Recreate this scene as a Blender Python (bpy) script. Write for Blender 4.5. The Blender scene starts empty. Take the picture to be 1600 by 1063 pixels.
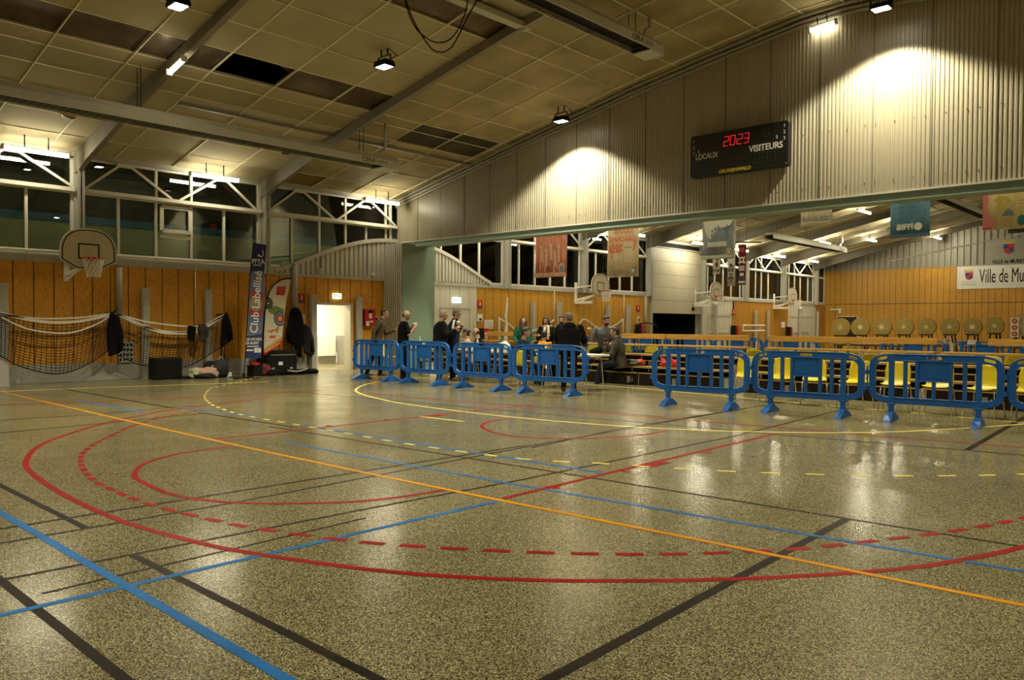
import bpy, bmesh, math, random
from mathutils import Vector, Matrix, Euler
from mathutils.geometry import tessellate_polygon
random.seed(7)
PI = math.pi
R = math.radians
C = bpy.context.scene.collection
scn = bpy.context.scene

# ------------------------------------------------------------------ camera
F_PX, EYE = 1233.6, 1.4
YAW, PITCH, ROLL = R(43.03), R(-1.2), R(0.32)
_f = Vector((-math.sin(YAW), math.cos(YAW), 0)); _r = Vector((math.cos(YAW), math.sin(YAW), 0)); _u = Vector((0, 0, 1))
_fw = _f*math.cos(PITCH) + _u*math.sin(PITCH)
_up = _u*math.cos(PITCH) - _f*math.sin(PITCH)
_rt = _r*math.cos(ROLL) + _up*math.sin(ROLL)
_up2 = _up*math.cos(ROLL) - _r*math.sin(ROLL)
camd = bpy.data.cameras.new('camera'); cam = bpy.data.objects.new('camera', camd); C.objects.link(cam)
camd.sensor_width = 36.0; camd.lens = F_PX/1600*36.0; camd.clip_end = 300
m3 = Matrix((_rt, _up2, -_fw)).transposed()
cam.matrix_world = Matrix.Translation((0, 0, EYE)) @ m3.to_4x4()
scn.camera = cam

# ------------------------------------------------------------------ world, colour management
w = bpy.data.worlds.new('night_sky'); scn.world = w; w.use_nodes = True
w.node_tree.nodes['Background'].inputs[0].default_value = (0.010, 0.013, 0.02, 1)
w.node_tree.nodes['Background'].inputs[1].default_value = 0.3
vs = scn.view_settings
scn.display_settings.display_device = 'sRGB'
vs.view_transform = 'Standard'; vs.look = 'None'; vs.gamma = 1.0; vs.use_curve_mapping = False
vs.exposure = 0.22
scn.cycles.sample_clamp_indirect = 3.0; scn.cycles.use_denoising = True
WARM = (1.0, 0.915, 0.66)
FLOOD_W, TUBE_S, TUBE2_S = 1150.0, 56.0, 150.0

# ------------------------------------------------------------------ measuring helpers: photo pixel -> point on a plane of the hall
def ray(px, py):
    return _rt*((px-800)/F_PX) - _up2*((py-531.5)/F_PX) + _fw
EYEV = Vector((0, 0, EYE))
def onx(px, py, X): d = ray(px, py); return EYEV + d*(X/d.x)
def ony(px, py, Y): d = ray(px, py); return EYEV + d*(Y/d.y)
def onz(px, py, Z=0.0): d = ray(px, py); return EYEV + d*((Z-EYE)/d.z)
RP = [(-19.75, 5.27), (-14.78, 6.29), (-12.57, 6.72), (-10.65, 7.09), (-8.96, 7.36), (-7.47, 7.58), (-6.66, 7.69), (-5.9, 7.72)]
RP = RP + [(-11.8-x, z) for x, z in RP[-2::-1]]
def roofz(x):
    if x <= RP[0][0]: return RP[0][1]
    for (a, za), (b, zb) in zip(RP, RP[1:]):
        if x <= b: return za + (zb-za)*(x-a)/(b-a)
    return RP[-1][1]
def onroof(px, py, off=0.0):
    d = ray(px, py); t = .5
    while t < 90:
        p = EYEV + d*t
        if p.z > roofz(p.x)-off: return p
        t += .01
    return EYEV + d*t

# ------------------------------------------------------------------ mesh builder
class MB:
    def __init__(s): s.v = []; s.f = []; s.m = []; s.mi = 0
    def add(s, vs, fs):
        b = len(s.v); s.v += [tuple(v) for v in vs]
        for f in fs: s.f.append(tuple(i+b for i in f)); s.m.append(s.mi)
        return s
    def bx(s, x0, x1, y0, y1, z0, z1):
        x0, x1 = min(x0, x1), max(x0, x1); y0, y1 = min(y0, y1), max(y0, y1); z0, z1 = min(z0, z1), max(z0, z1)
        return s.add([(x0,y0,z0),(x1,y0,z0),(x1,y1,z0),(x0,y1,z0),(x0,y0,z1),(x1,y0,z1),(x1,y1,z1),(x0,y1,z1)],
                     [(3,2,1,0),(4,5,6,7),(0,1,5,4),(1,2,6,5),(2,3,7,6),(3,0,4,7)])
    def bar(s, a, b, wx, wy=None, up=(0,0,1)):
        """box section between two points"""
        a, b = Vector(a), Vector(b); wy = wx if wy is None else wy
        d = (b-a).normalized(); u = Vector(up)
        if abs(d.dot(u)) > .98: u = Vector((0,1,0))
        sx = d.cross(u).normalized()*(wx/2); sy = sx.cross(d).normalized()*(wy/2)
        vs = [a-sx-sy, a+sx-sy, a+sx+sy, a-sx+sy, b-sx-sy, b+sx-sy, b+sx+sy, b-sx+sy]
        return s.add(vs, [(3,2,1,0),(4,5,6,7),(0,1,5,4),(1,2,6,5),(2,3,7,6),(3,0,4,7)])
    def tube(s, pts, r, seg=8, close=True):
        pts = [Vector(p) for p in pts]; n = len(pts)
        rs = r if isinstance(r, (list, tuple)) else [r]*n
        vs = []; fs = []; prev = None
        for i, p in enumerate(pts):
            d = (pts[min(i+1,n-1)] - pts[max(i-1,0)]).normalized()
            if prev is None:
                u = Vector((0,0,1)) if abs(d.z) < .9 else Vector((1,0,0))
                a = d.cross(u).normalized()
            else:
                a = (prev - d*prev.dot(d)).normalized()
            prev = a; b = d.cross(a)
            for k in range(seg):
                t = 2*PI*k/seg
                vs.append(p + (a*math.cos(t) + b*math.sin(t))*rs[i])
        for i in range(n-1):
            for k in range(seg):
                k2 = (k+1) % seg
                fs.append((i*seg+k, i*seg+k2, (i+1)*seg+k2, (i+1)*seg+k))
        if close:
            fs.append(tuple(range(seg-1, -1, -1))); fs.append(tuple((n-1)*seg+k for k in range(seg)))
        return s.add(vs, fs)
    def lathe(s, prof, c=(0,0,0), seg=16, M=None):
        """prof = [(radius, height)...] about Z, then moved by M"""
        vs = []; fs = []; n = len(prof)
        for r, h in prof:
            for k in range(seg):
                t = 2*PI*k/seg; vs.append(Vector((r*math.cos(t), r*math.sin(t), h)))
        for i in range(n-1):
            for k in range(seg):
                k2 = (k+1) % seg; fs.append((i*seg+k, i*seg+k2, (i+1)*seg+k2, (i+1)*seg+k))
        fs.append(tuple(range(seg-1,-1,-1))); fs.append(tuple((n-1)*seg+k for k in range(seg)))
        vs = [(M @ v if M else v) + Vector(c) for v in vs]
        return s.add(vs, fs)
    def ell(s, c, r, Mx=None, seg=14, rings=9):
        c = Vector(c); vs = []; fs = []
        P = []
        for i in range(rings+1):
            a = PI*i/rings
            for k in range(seg):
                t = 2*PI*k/seg
                v = Vector((r[0]*math.sin(a)*math.cos(t), r[1]*math.sin(a)*math.sin(t), r[2]*math.cos(a)))
                if i in (0, rings): v = Vector((r[0]*.02*math.cos(t), r[1]*.02*math.sin(t), r[2]*math.cos(a)))
                P.append(c + (Mx @ v if Mx else v))
        for i in range(rings):
            for k in range(seg):
                k2 = (k+1) % seg; fs.append((i*seg+k, (i+1)*seg+k, (i+1)*seg+k2, i*seg+k2))
        fs.append(tuple(range(seg))); fs.append(tuple(rings*seg+k for k in range(seg-1,-1,-1)))
        return s.add(P, fs)
    def loft(s, rings, cap=True):
        n = len(rings[0]); vs = [p for r_ in rings for p in r_]; fs = []
        for i in range(len(rings)-1):
            for k in range(n):
                k2 = (k+1) % n; fs.append((i*n+k, i*n+k2, (i+1)*n+k2, (i+1)*n+k))
        if cap:
            fs.append(tuple(range(n-1,-1,-1))); fs.append(tuple((len(rings)-1)*n+k for k in range(n)))
        return s.add(vs, fs)
    def plate(s, outer, holes, T, th):
        """flat plate with holes: 2D loops, T maps (u,v,depth)->3D, thickness th"""
        loops = [outer] + list(holes)
        tri = tessellate_polygon([[Vector((p[0], p[1], 0)) for p in l] for l in loops])
        flat = [p for l in loops for p in l]
        n = len(flat)
        vs = [T(p[0], p[1], -th/2) for p in flat] + [T(p[0], p[1], th/2) for p in flat]
        fs = [tuple(t) for t in tri] + [tuple(i+n for i in reversed(t)) for t in tri]
        o = 0
        for l in loops:
            k = len(l)
            for i in range(k):
                j = (i+1) % k; fs.append((o+i, o+j, o+j+n, o+i+n))
            o += k
        return s.add(vs, fs)
    def prism(s, poly, T, d0, d1):
        return s.plate(poly, [], lambda u, v, d: T(u, v, (d0+d1)/2 + d*(d1-d0)), 1.0)
    def build(s, name, mat, parent=None, smooth=False, bevel=0, auto=None):
        me = bpy.data.meshes.new(name); me.from_pydata(s.v, [], s.f); me.validate()
        bm = bmesh.new(); bm.from_mesh(me); bmesh.ops.recalc_face_normals(bm, faces=bm.faces); bm.to_mesh(me); bm.free()
        ms = mat if isinstance(mat, (list, tuple)) else [mat]
        for m in ms: me.materials.append(m)
        if len(ms) > 1 and len(me.polygons) == len(s.m):
            for p, i in zip(me.polygons, s.m): p.material_index = i
        if smooth:
            for p in me.polygons: p.use_smooth = True
        o = bpy.data.objects.new(name, me); C.objects.link(o)
        if parent: o.parent = parent
        if bevel:
            b = o.modifiers.new('bevel', 'BEVEL'); b.width = bevel; b.segments = 2; b.limit_method = 'ANGLE'
        return o

def tag(o, label=None, cat=None, group=None, kind=None):
    if label: o['label'] = label
    if cat: o['category'] = cat
    if group: o['group'] = group
    if kind: o['kind'] = kind
    return o
def thing(name, label, cat, loc=(0,0,0), rz=0, group=None):
    o = bpy.data.objects.new(name, None); C.objects.link(o); o.empty_display_size = .1
    o.location = loc; o.rotation_euler = (0,0,rz)
    return tag(o, label, cat, group)
def struct(name, mb, m, parent=None, **k):
    o = mb.build(name, m, parent, **k); o['kind'] = 'structure'; return o
def dup(root, loc, rz=None, label=None, group=None):
    r = root.copy(); C.objects.link(r); r.location = loc
    if rz is not None: r.rotation_euler = (0,0,rz)
    if label: r['label'] = label
    if group: r['group'] = group
    for ch in list(root.children):
        c = ch.copy(); C.objects.link(c); c.parent = r
        for g in ch.children:
            d = g.copy(); C.objects.link(d); d.parent = c
    return r
def text(name, body, size, mat, loc, rot, parent=None, sx=1.0, align='CENTER', ext=.002, bold=0.0, shear=0.0, spacing=1.0):
    cu = bpy.data.curves.new(name, 'FONT'); cu.body = body; cu.size = size; cu.extrude = ext
    cu.align_x = align; cu.align_y = 'CENTER'; cu.offset = bold; cu.shear = shear; cu.space_character = spacing
    cu.resolution_u = 3
    t = bpy.data.objects.new('tmp', cu); C.objects.link(t)
    dg = bpy.context.evaluated_depsgraph_get()
    me = bpy.data.meshes.new_from_object(t.evaluated_get(dg))
    bpy.data.objects.remove(t); bpy.data.curves.remove(cu)
    me.materials.clear(); me.materials.append(mat)
    o = bpy.data.objects.new(name, me); C.objects.link(o)
    o.location = loc; o.rotation_euler = rot; o.scale = (sx, 1, 1)
    if parent: o.parent = parent
    return o
FACE_S = (PI/2, 0, 0)          # reads when looking towards +Y
FACE_N = (PI/2, 0, PI)         # seen mirrored when looking towards +Y
FACE_E = (PI/2, 0, PI/2)       # reads when looking towards -X

# ------------------------------------------------------------------ materials
def M(name, col, rough=.5, metal=0.0, var=0.0, scale=4.0, bump=0.0, coat=0.0, emit=0.0, ecol=None, stretch=(1,1,1), spec=.5, bscale=None):
    m = bpy.data.materials.new(name); m.use_nodes = True
    nt = m.node_tree; b = nt.nodes['Principled BSDF']
    b.inputs['Base Color'].default_value = (*col, 1); b.inputs['Roughness'].default_value = rough
    b.inputs['Metallic'].default_value = metal; b.inputs['Specular IOR Level'].default_value = spec
    if coat: b.inputs['Coat Weight'].default_value = coat; b.inputs['Coat Roughness'].default_value = .12
    if emit:
        b.inputs['Emission Color'].default_value = (*(ecol or col), 1); b.inputs['Emission Strength'].default_value = emit
    if var or bump:
        tc = nt.nodes.new('ShaderNodeTexCoord'); mp = nt.nodes.new('ShaderNodeMapping'); mp.inputs['Scale'].default_value = stretch
        nt.links.new(tc.outputs['Object'], mp.inputs['Vector'])
        n = nt.nodes.new('ShaderNodeTexNoise'); n.inputs['Scale'].default_value = scale; n.inputs['Detail'].default_value = 5
        nt.links.new(mp.outputs[0], n.inputs['Vector'])
        if var:
            cr = nt.nodes.new('ShaderNodeValToRGB')
            cr.color_ramp.elements[0].position = .3; cr.color_ramp.elements[1].position = .7
            cr.color_ramp.elements[0].color = (*[max(0, c*(1-var)) for c in col], 1)
            cr.color_ramp.elements[1].color = (*[min(1, c*(1+var)) for c in col], 1)
            nt.links.new(n.outputs['Fac'], cr.inputs[0]); nt.links.new(cr.outputs[0], b.inputs['Base Color'])
        if bump:
            n2 = n
            if bscale:
                n2 = nt.nodes.new('ShaderNodeTexNoise'); n2.inputs['Scale'].default_value = bscale
                nt.links.new(mp.outputs[0], n2.inputs['Vector'])
            bp = nt.nodes.new('ShaderNodeBump'); bp.inputs['Strength'].default_value = bump; bp.inputs['Distance'].default_value = .02
            nt.links.new(n2.outputs['Fac'], bp.inputs['Height']); nt.links.new(bp.outputs[0], b.inputs['Normal'])
    return m

def m_floor():
    m = bpy.data.materials.new('terrazzo_floor'); m.use_nodes = True; nt = m.node_tree; b = nt.nodes['Principled BSDF']
    tc = nt.nodes.new('ShaderNodeTexCoord')
    v = nt.nodes.new('ShaderNodeTexVoronoi'); v.inputs['Scale'].default_value = 200
    nt.links.new(tc.outputs['Object'], v.inputs['Vector'])
    sx = nt.nodes.new('ShaderNodeSeparateColor'); nt.links.new(v.outputs['Color'], sx.inputs[0])
    cr = nt.nodes.new('ShaderNodeValToRGB'); e = cr.color_ramp.elements
    cr.color_ramp.interpolation = 'CONSTANT'
    cols = [(0, (.022,.022,.015)), (.20, (.085,.080,.046)), (.42, (.22,.20,.103)), (.66, (.36,.32,.165)), (.80, (.56,.505,.29)), (.94, (.30,.19,.07))]
    e[0].position = 0; e[0].color = (*cols[0][1], 1); e[1].position = cols[1][0]; e[1].color = (*cols[1][1], 1)
    for p, c in cols[2:]:
        k = e.new(p); k.color = (*c, 1)
    nt.links.new(sx.outputs[0], cr.inputs[0])
    n = nt.nodes.new('ShaderNodeTexNoise'); n.inputs['Scale'].default_value = .9; n.inputs['Detail'].default_value = 6
    nt.links.new(tc.outputs['Object'], n.inputs['Vector'])
    mr = nt.nodes.new('ShaderNodeMapRange'); mr.inputs[1].default_value = .3; mr.inputs[2].default_value = .7; mr.inputs[3].default_value = .82; mr.inputs[4].default_value = 1.12
    nt.links.new(n.outputs['Fac'], mr.inputs[0])
    mx = nt.nodes.new('ShaderNodeMix'); mx.data_type = 'RGBA'; mx.blend_type = 'MULTIPLY'; mx.inputs[0].default_value = 1
    nt.links.new(cr.outputs[0], mx.inputs[6]); nt.links.new(mr.outputs[0], mx.inputs[7])
    nt.links.new(mx.outputs[2], b.inputs['Base Color'])
    r2 = nt.nodes.new('ShaderNodeMapRange'); r2.inputs[1].default_value = .3; r2.inputs[2].default_value = .7; r2.inputs[3].default_value = .16; r2.inputs[4].default_value = .25
    n3 = nt.nodes.new('ShaderNodeTexNoise'); n3.inputs['Scale'].default_value = 1.7; n3.inputs['Detail'].default_value = 4
    nt.links.new(tc.outputs['Object'], n3.inputs['Vector']); nt.links.new(n3.outputs['Fac'], r2.inputs[0]); nt.links.new(r2.outputs[0], b.inputs['Roughness'])
    b.inputs['Specular IOR Level'].default_value = .22
    return m
def m_osb(name, dark, light, stretch=(3,3,1)):
    m = bpy.data.materials.new(name); m.use_nodes = True; nt = m.node_tree; b = nt.nodes['Principled BSDF']
    tc = nt.nodes.new('ShaderNodeTexCoord'); mp = nt.nodes.new('ShaderNodeMapping'); mp.inputs['Scale'].default_value = stretch
    nt.links.new(tc.outputs['Object'], mp.inputs['Vector'])
    n = nt.nodes.new('ShaderNodeTexNoise'); n.inputs['Scale'].default_value = 9; n.inputs['Detail'].default_value = 8; n.inputs['Distortion'].default_value = 1.2
    nt.links.new(mp.outputs[0], n.inputs['Vector'])
    cr = nt.nodes.new('ShaderNodeValToRGB'); e = cr.color_ramp.elements
    e[0].position = .32; e[0].color = (*dark, 1); e[1].position = .66; e[1].color = (*light, 1)
    nt.links.new(n.outputs['Fac'], cr.inputs[0])
    oi = nt.nodes.new('ShaderNodeTexNoise'); oi.inputs['Scale'].default_value = .35; nt.links.new(tc.outputs['Object'], oi.inputs['Vector'])
    mr = nt.nodes.new('ShaderNodeMapRange'); mr.inputs[1].default_value = .3; mr.inputs[2].default_value = .7; mr.inputs[3].default_value = .85; mr.inputs[4].default_value = 1.1
    nt.links.new(oi.outputs['Fac'], mr.inputs[0])
    mx = nt.nodes.new('ShaderNodeMix'); mx.data_type = 'RGBA'; mx.blend_type = 'MULTIPLY'; mx.inputs[0].default_value = 1
    nt.links.new(cr.outputs[0], mx.inputs[6]); nt.links.new(mr.outputs[0], mx.inputs[7]); nt.links.new(mx.outputs[2], b.inputs['Base Color'])
    b.inputs['Roughness'].default_value = .45
    return m
def m_glass():
    m = bpy.data.materials.new('window_glass'); m.use_nodes = True; nt = m.node_tree
    nt.nodes.remove(nt.nodes['Principled BSDF']); out = nt.nodes['Material Output']
    fr = nt.nodes.new('ShaderNodeFresnel'); fr.inputs[0].default_value = 1.75
    tr = nt.nodes.new('ShaderNodeBsdfTransparent'); tr.inputs[0].default_value = (.86,.92,.84,1)
    gl = nt.nodes.new('ShaderNodeBsdfGlossy'); gl.inputs['Roughness'].default_value = 0.0
    mx = nt.nodes.new('ShaderNodeMixShader')
    nt.links.new(fr.outputs[0], mx.inputs[0]); nt.links.new(tr.outputs[0], mx.inputs[1]); nt.links.new(gl.outputs[0], mx.inputs[2]); nt.links.new(mx.outputs[0], out.inputs[0])
    return m
def m_cloth(name, col, trans=.35, var=.12, scale=3, stretch=(1,1,1)):
    m = M(name, col, .9, var=var, scale=scale, stretch=stretch); nt = m.node_tree; b = nt.nodes['Principled BSDF']; out = nt.nodes['Material Output']
    t = nt.nodes.new('ShaderNodeBsdfTranslucent'); mx = nt.nodes.new('ShaderNodeMixShader'); mx.inputs[0].default_value = trans
    src = b.inputs['Base Color'].links
    if src: nt.links.new(src[0].from_socket, t.inputs[0])
    else: t.inputs[0].default_value = (*col, 1)
    nt.links.new(b.outputs[0], mx.inputs[1]); nt.links.new(t.outputs[0], mx.inputs[2]); nt.links.new(mx.outputs[0], out.inputs[0])
    return m

FLOOR = m_floor()
OSB = m_osb('amber_strand_board', (.58,.235,.015), (.82,.40,.034), (3,3,1.4))
OSB2 = m_osb('yellow_strand_board', (.46,.215,.018), (.66,.35,.036), (3,3,1.4))
OSB3 = m_osb('brown_strand_board', (.36,.16,.018), (.52,.25,.030), (3,3,1.4))
DARKGAP = M('dark_joint', (.03,.015,.006), .8)
PLINTH = M('grey_painted_concrete', (.34,.33,.28), .6, var=.12, scale=3)
GREYPAINT = M('grey_green_painted_steel', (.45,.44,.38), .5, var=.06, scale=6)
CLAD = M('warm_grey_corrugated_steel', (.37,.33,.235), .38, var=.04, scale=.7)
CLADD = M('cladding_seam', (.12,.115,.09), .6)
CLAD2 = M('pale_grey_steel_cladding', (.55,.53,.45), .45, var=.05, scale=2)
GREENP = M('sage_green_paint', (.23,.33,.245), .5, var=.06, scale=2)
GREENB = M('sea_green_painted_beam', (.26,.35,.29), .4, var=.05, scale=1)
GREYPANEL = M('beige_grey_panel', (.62,.58,.46), .5, var=.04, scale=2)
WHITEFRAME = M('cream_window_frame', (.72,.69,.58), .4)
STEELC = M('grey_painted_column', (.40,.39,.33), .45, var=.06, scale=3)
RAFT = M('grey_painted_rafter', (.22,.20,.15), .5, var=.1, scale=2)
TILE = M('cream_ceiling_tile', (.43,.365,.22), .85, var=.09, scale=.8)
TILEST = M('stained_ceiling_tile', (.33,.265,.135), .85, var=.25, scale=1.1)
FOIL = M('brown_foil_insulation', (.13,.095,.06), .34, metal=.5, var=.45, scale=1.5, bump=.25, bscale=5)
DARKT = M('bare_dark_ceiling_board', (.055,.045,.028), .8, var=.4, scale=1.5)
BROWNT = M('ochre_bare_board', (.20,.125,.030), .8, var=.2, scale=2)
CLADF = M('far_grey_cladding', (.30,.285,.23), .5, var=.05, scale=1)
RAFT2 = M('brown_grey_rafter', (.13,.115,.08), .55, var=.1, scale=2)
TBAR2 = M('dull_ceiling_bar', (.46,.40,.25), .6)
SHUT = M('beige_roller_door', (.50,.455,.33), .5, var=.04, scale=2)
TBAR = M('pale_ceiling_bar', (.85,.77,.56), .5)
BLACKV = M('void_black', (.006,.006,.006), .9)
GLASS = m_glass()
WHITE = M('white_paint', (.80,.78,.70), .5, var=.03, scale=3)
WHITEM = M('white_enamel', (.78,.76,.66), .35)
BLACK = M('matt_black', (.008,.008,.008), .6, spec=.15)
BLACKP = M('black_plastic', (.010,.010,.0095), .5, spec=.2)
STEEL = M('brushed_steel', (.55,.53,.47), .3, metal=.9)
CHROME = M('chrome_tube', (.62,.60,.55), .22, metal=1.0)
RED = M('signal_red', (.50,.012,.012), .4, var=.08, scale=6)
REDLINE = M('red_court_paint', (.32,.008,.006), .45, spec=.06, var=.22, scale=3)
ORANGEL = M('orange_court_paint', (.72,.31,.010), .45, spec=.06, var=.12, scale=3)
YELLOWL = M('yellow_court_paint', (.78,.68,.16), .45, spec=.06, var=.15, scale=5)
BLUEL = M('blue_court_paint', (.022,.16,.46), .45, spec=.06, var=.25, scale=3)
BLACKL = M('black_court_paint', (.022,.017,.011), .45, spec=.06, var=.4, scale=4)
BLUEP = M('blue_barrier_plastic', (.012,.125,.46), .38, var=.08, scale=6)
YELP = M('yellow_chair_plastic', (.80,.64,.025), .3, var=.05, scale=5)
PLANK = M('varnished_pine', (.50,.29,.06), .35, var=.22, scale=5, stretch=(.6,8,8))
PLANKL = M('pale_pine_edge', (.50,.33,.11), .4, var=.2, scale=5, stretch=(.6,8,8))
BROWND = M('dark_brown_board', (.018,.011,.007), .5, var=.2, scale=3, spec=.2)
LAMPON = M('lit_lamp', (1,.95,.8), .5, emit=TUBE_S, ecol=WARM)
LAMPON2 = M('lit_lamp_second_hall', (1,.95,.8), .5, emit=TUBE2_S, ecol=WARM)
LEDON = M('lit_flood_led', (1,.97,.9), .5, emit=22, ecol=(1,.95,.80))
# ------------------------------------------------------------------ the hall: floor, walls, ceiling
XL, XR, YB, YP, YF = -19.75, 7.95, -9.0, 15.8, 50.3      # left wall, right wall, back wall, partition, far wall
floor = struct('floor', MB().bx(XL-3.2, XR+.3, YB-.3, YF+.3, -.2, 0), FLOOR)
struct('wall_right', MB().bx(XR, XR+.25, YB, YF, 0, 5.4), OSB)
struct('wall_back', MB().bx(XL, XR, YB-.25, YB, 0, 8), OSB)

# left wall: runs the whole length; openings: doorway (12.84-14.02), door (17.64-19.03), roller door (30.34-34.65)
DOOR_A, DOOR_B = 12.84, 14.03
ROLL_A, ROLL_B, ROLL_Z = 30.34, 34.66, 1.9
mb = MB()
mb.bx(XL-.25, XL, YB, DOOR_A, 0, .42); mb.bx(XL-.25, XL, DOOR_B, 15.3, 0, .42)
struct('wall_left', mb, PLINTH, bevel=.01)
def boards(mb, y0, y1, z0, z1, step=.405, gap=.022, x=XL, th=.03):
    y = y0
    while y < y1-.02:
        ye = min(y+step, y1)
        mb.bx(x-th, x, y+gap/2, ye-gap/2, z0, z1); y = ye
def wood_run(runs, mat, name, step=.405):
    mb = MB()
    for y0, y1, z0, z1 in runs:
        mb.mi = 1; mb.bx(XL-.25, XL-.028, y0, y1, z0, z1)
        mb.mi = 0; boards(mb, y0, y1, z0, z1, step)
    struct(name, mb, [mat, DARKGAP])
wood_run([(YB, DOOR_A, .42, 2.72), (DOOR_A, DOOR_B, 1.93, 2.72), (DOOR_B, 15.3, .42, 2.72)], OSB, 'wall_left')
wood_run([(19.34, ROLL_A-.12, 0, 2.66)], OSB2, 'wall_left')
wood_run([(38.0, 44.8, 0, 2.66), (48.9, YF, 0, 2.66)], OSB3, 'wall_left', .33)
# beige panelling round the steel doors of the second hall
mb = MB()
mb.bx(XL-.25, XL, 16.55, 17.62, 0, 2.68); mb.bx(XL-.25, XL, 19.05, 19.34, 0, 2.68)
mb.bx(XL-.25, XL-.02, 17.62, 19.05, 1.92, 2.68)
for y in (17.62, 18.06, 18.5, 18.94): mb.bx(XL-.02, XL-.005, y+.01, min(y+.43, 19.05), 1.94, 2.68)
struct('wall_left', mb, GREYPANEL)
mb = MB()
mb.bx(XL-.25, XL-.02, 34.66, 38.0, 0, 2.68); mb.bx(XL-.25, XL-.02, 44.8, 48.9, 0, 2.68)
y = 34.7
while y < 37.9: mb.bx(XL-.02, XL, y, y+.33, 1.9, 2.68); y += .35
y = 44.85
while y < 48.7: mb.bx(XL-.02, XL, y, y+.33, 1.92, 2.68); y += .35
struct('wall_left', mb, GREYPANEL)
# sill band under the windows
mb = MB()
mb.bx(XL-.25, XL+.045, YB, 11.5, 2.72, 2.90); mb.bx(XL-.25, XL+.03, 11.5, 15.3, 2.70, 2.79)
mb.bx(XL-.25, XL+.045, 19.9, ROLL_A-.1, 2.66, 2.80); mb.bx(XL-.25, XL+.045, ROLL_B, YF, 2.66, 2.80)
mb.bx(XL-.25, XL+.03, 16.55, 19.9, 2.66, 2.76)
struct('trim_1', mb, GREYPAINT)
mb = MB(); mb.bx(XL-.30, XL+.06, YB, YF, 5.17, 5.30)
struct('trim_2', mb, STEELC)
# white heating pipe lying on the sill
tag(MB().tube([(XL+.10, YB+2, 2.96), (XL+.10, 11.6, 2.96)], .035, 8).build('sill_pipe', WHITEM, smooth=True),
    'long white pipe running along the window sill above the amber boards', 'pipe')

# curved corrugated fairings either side of the partition pillar
def fairing(y_low, y_high, name):
    n = 26; s = 1 if y_high > y_low else -1
    L = abs(y_high-y_low)
    top = lambda t: 2.80 + (3.95-2.80)*math.sin(PI/2*min(1, t*1.04))**(1.15)
    mb = MB()
    step = L/n
    for i in range(n):
        ya = y_low + s*step*i; ym = ya + s*step*.72; yb = ya + s*step
        za, zb = top(i/n), top((i+1)/n)
        # raised rib
        mb.add([(XL-.02, ya, 2.78), (XL-.02, ym, 2.78), (XL-.02, ym, za+(zb-za)*.72), (XL-.02, ya, za),
                (XL+.03, ya+s*.015, 2.78), (XL+.03, ym-s*.015, 2.78), (XL+.03, ym-s*.015, za+(zb-za)*.72), (XL+.03, ya+s*.015, za)],
               [(0,1,2,3), (4,5,6,7), (0,1,5,4), (1,2,6,5), (2,3,7,6), (3,0,4,7)])
        mb.add([(XL-.06, ym, 2.78), (XL-.06, yb, 2.78), (XL-.06, yb, zb), (XL-.06, ym, za+(zb-za)*.72),
                (XL-.02, ym, 2.78), (XL-.02, yb, 2.78), (XL-.02, yb, zb), (XL-.02, ym, za+(zb-za)*.72)],
               [(0,1,2,3), (4,5,6,7), (0,1,5,4), (1,2,6,5), (2,3,7,6), (3,0,4,7)])
    pts = [(XL+.03, y_low + (y_high-y_low)*i/n, top(i/n)+.03) for i in range(n+1)]
    for a, b in zip(pts, pts[1:]): mb.bar(a, b, .11, .07, up=(1,0,0))
    struct(name, mb, CLAD2)
fairing(11.5, 15.82, 'wall_left'); fairing(20.0, 16.2, 'wall_left')

# pillar where the partition meets the left wall: ribbed grey front, green inner face
PX1 = -18.86
mb = MB()
mb.bx(XL-.1, PX1-.01, 15.34, 16.56, 0, 3.83)
nr = 9
for i in range(nr):
    x0 = XL + (PX1-XL)*i/nr
    mb.bx(x0+.012, x0+(PX1-XL)/nr*.62, 15.29, 15.345, 0, 3.83)
struct('wall_pillar', mb, CLAD2)
struct('wall_pillar', MB().bx(PX1-.01, PX1, 15.31, 16.60, 0, 3.83), GREENP)

# partition above the opening: ribbed steel, gable shaped
mb = MB(); pitch = .076; x = XL; k = 0
def topz(x): return roofz(x) + .02
ys = [(0, 0), (.30, 0), (.44, -.011), (.86, -.011), (1.0, 0)]
cols = []
while x < XR:
    for u, dy in ys[:-1]: cols.append((x+u*pitch, YP+dy))
    x += pitch
zb = 3.93
vs = []; fs = []
for cx, cy in cols: vs += [(cx, cy, zb), (cx, cy, topz(cx))]
for i in range(len(cols)-1): fs.append((2*i, 2*i+2, 2*i+3, 2*i+1))
mb.add(vs, fs)
mb.mi = 1
x = XL + 1.9*0 + 1.03
while x < XR:
    mb.bx(x-.007, x+.007, YP-.0185, YP-.012, zb, topz(x)); x += 1.03
for i in range(90):                                   # two lines of fixing screws
    xx = -19.2 + i*.29 + (i % 3)*.05
    for zz in (4.15, 5.25):
        if zz < topz(xx)-.3: mb.bx(xx-.009, xx+.009, YP-.022, YP-.012, zz-.009, zz+.009)
struct('wall_partition', mb, [CLAD, CLADD])
mb = MB()
n = 60
poly = [(XL, 3.93)] + [(XR, 3.93)] + [(XR-(XR-XL)*i/n, topz(XR-(XR-XL)*i/n)) for i in range(n+1)]
mb.prism(poly, lambda u, v, d: (u, d, v), YP+.06, YP+.55)
struct('wall_partition', mb, CLAD2)
mb = MB()
mb.bx(XL, XR, YP-.035, YP+.02, 3.90, 3.935)
struct('trim_3', mb, CLAD2)
mb = MB()
mb.bx(XL, XR, YP+.0, YP+.03, 3.80, 3.915); mb.bx(XL, XR, YP+.0, YP+.52, 3.765, 3.80); mb.bx(XL, XR, YP+.49, YP+.52, 3.80, 3.93)
mb.bx(XL, XR, YP-.02, YP+.10, 3.755, 3.77)
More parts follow.
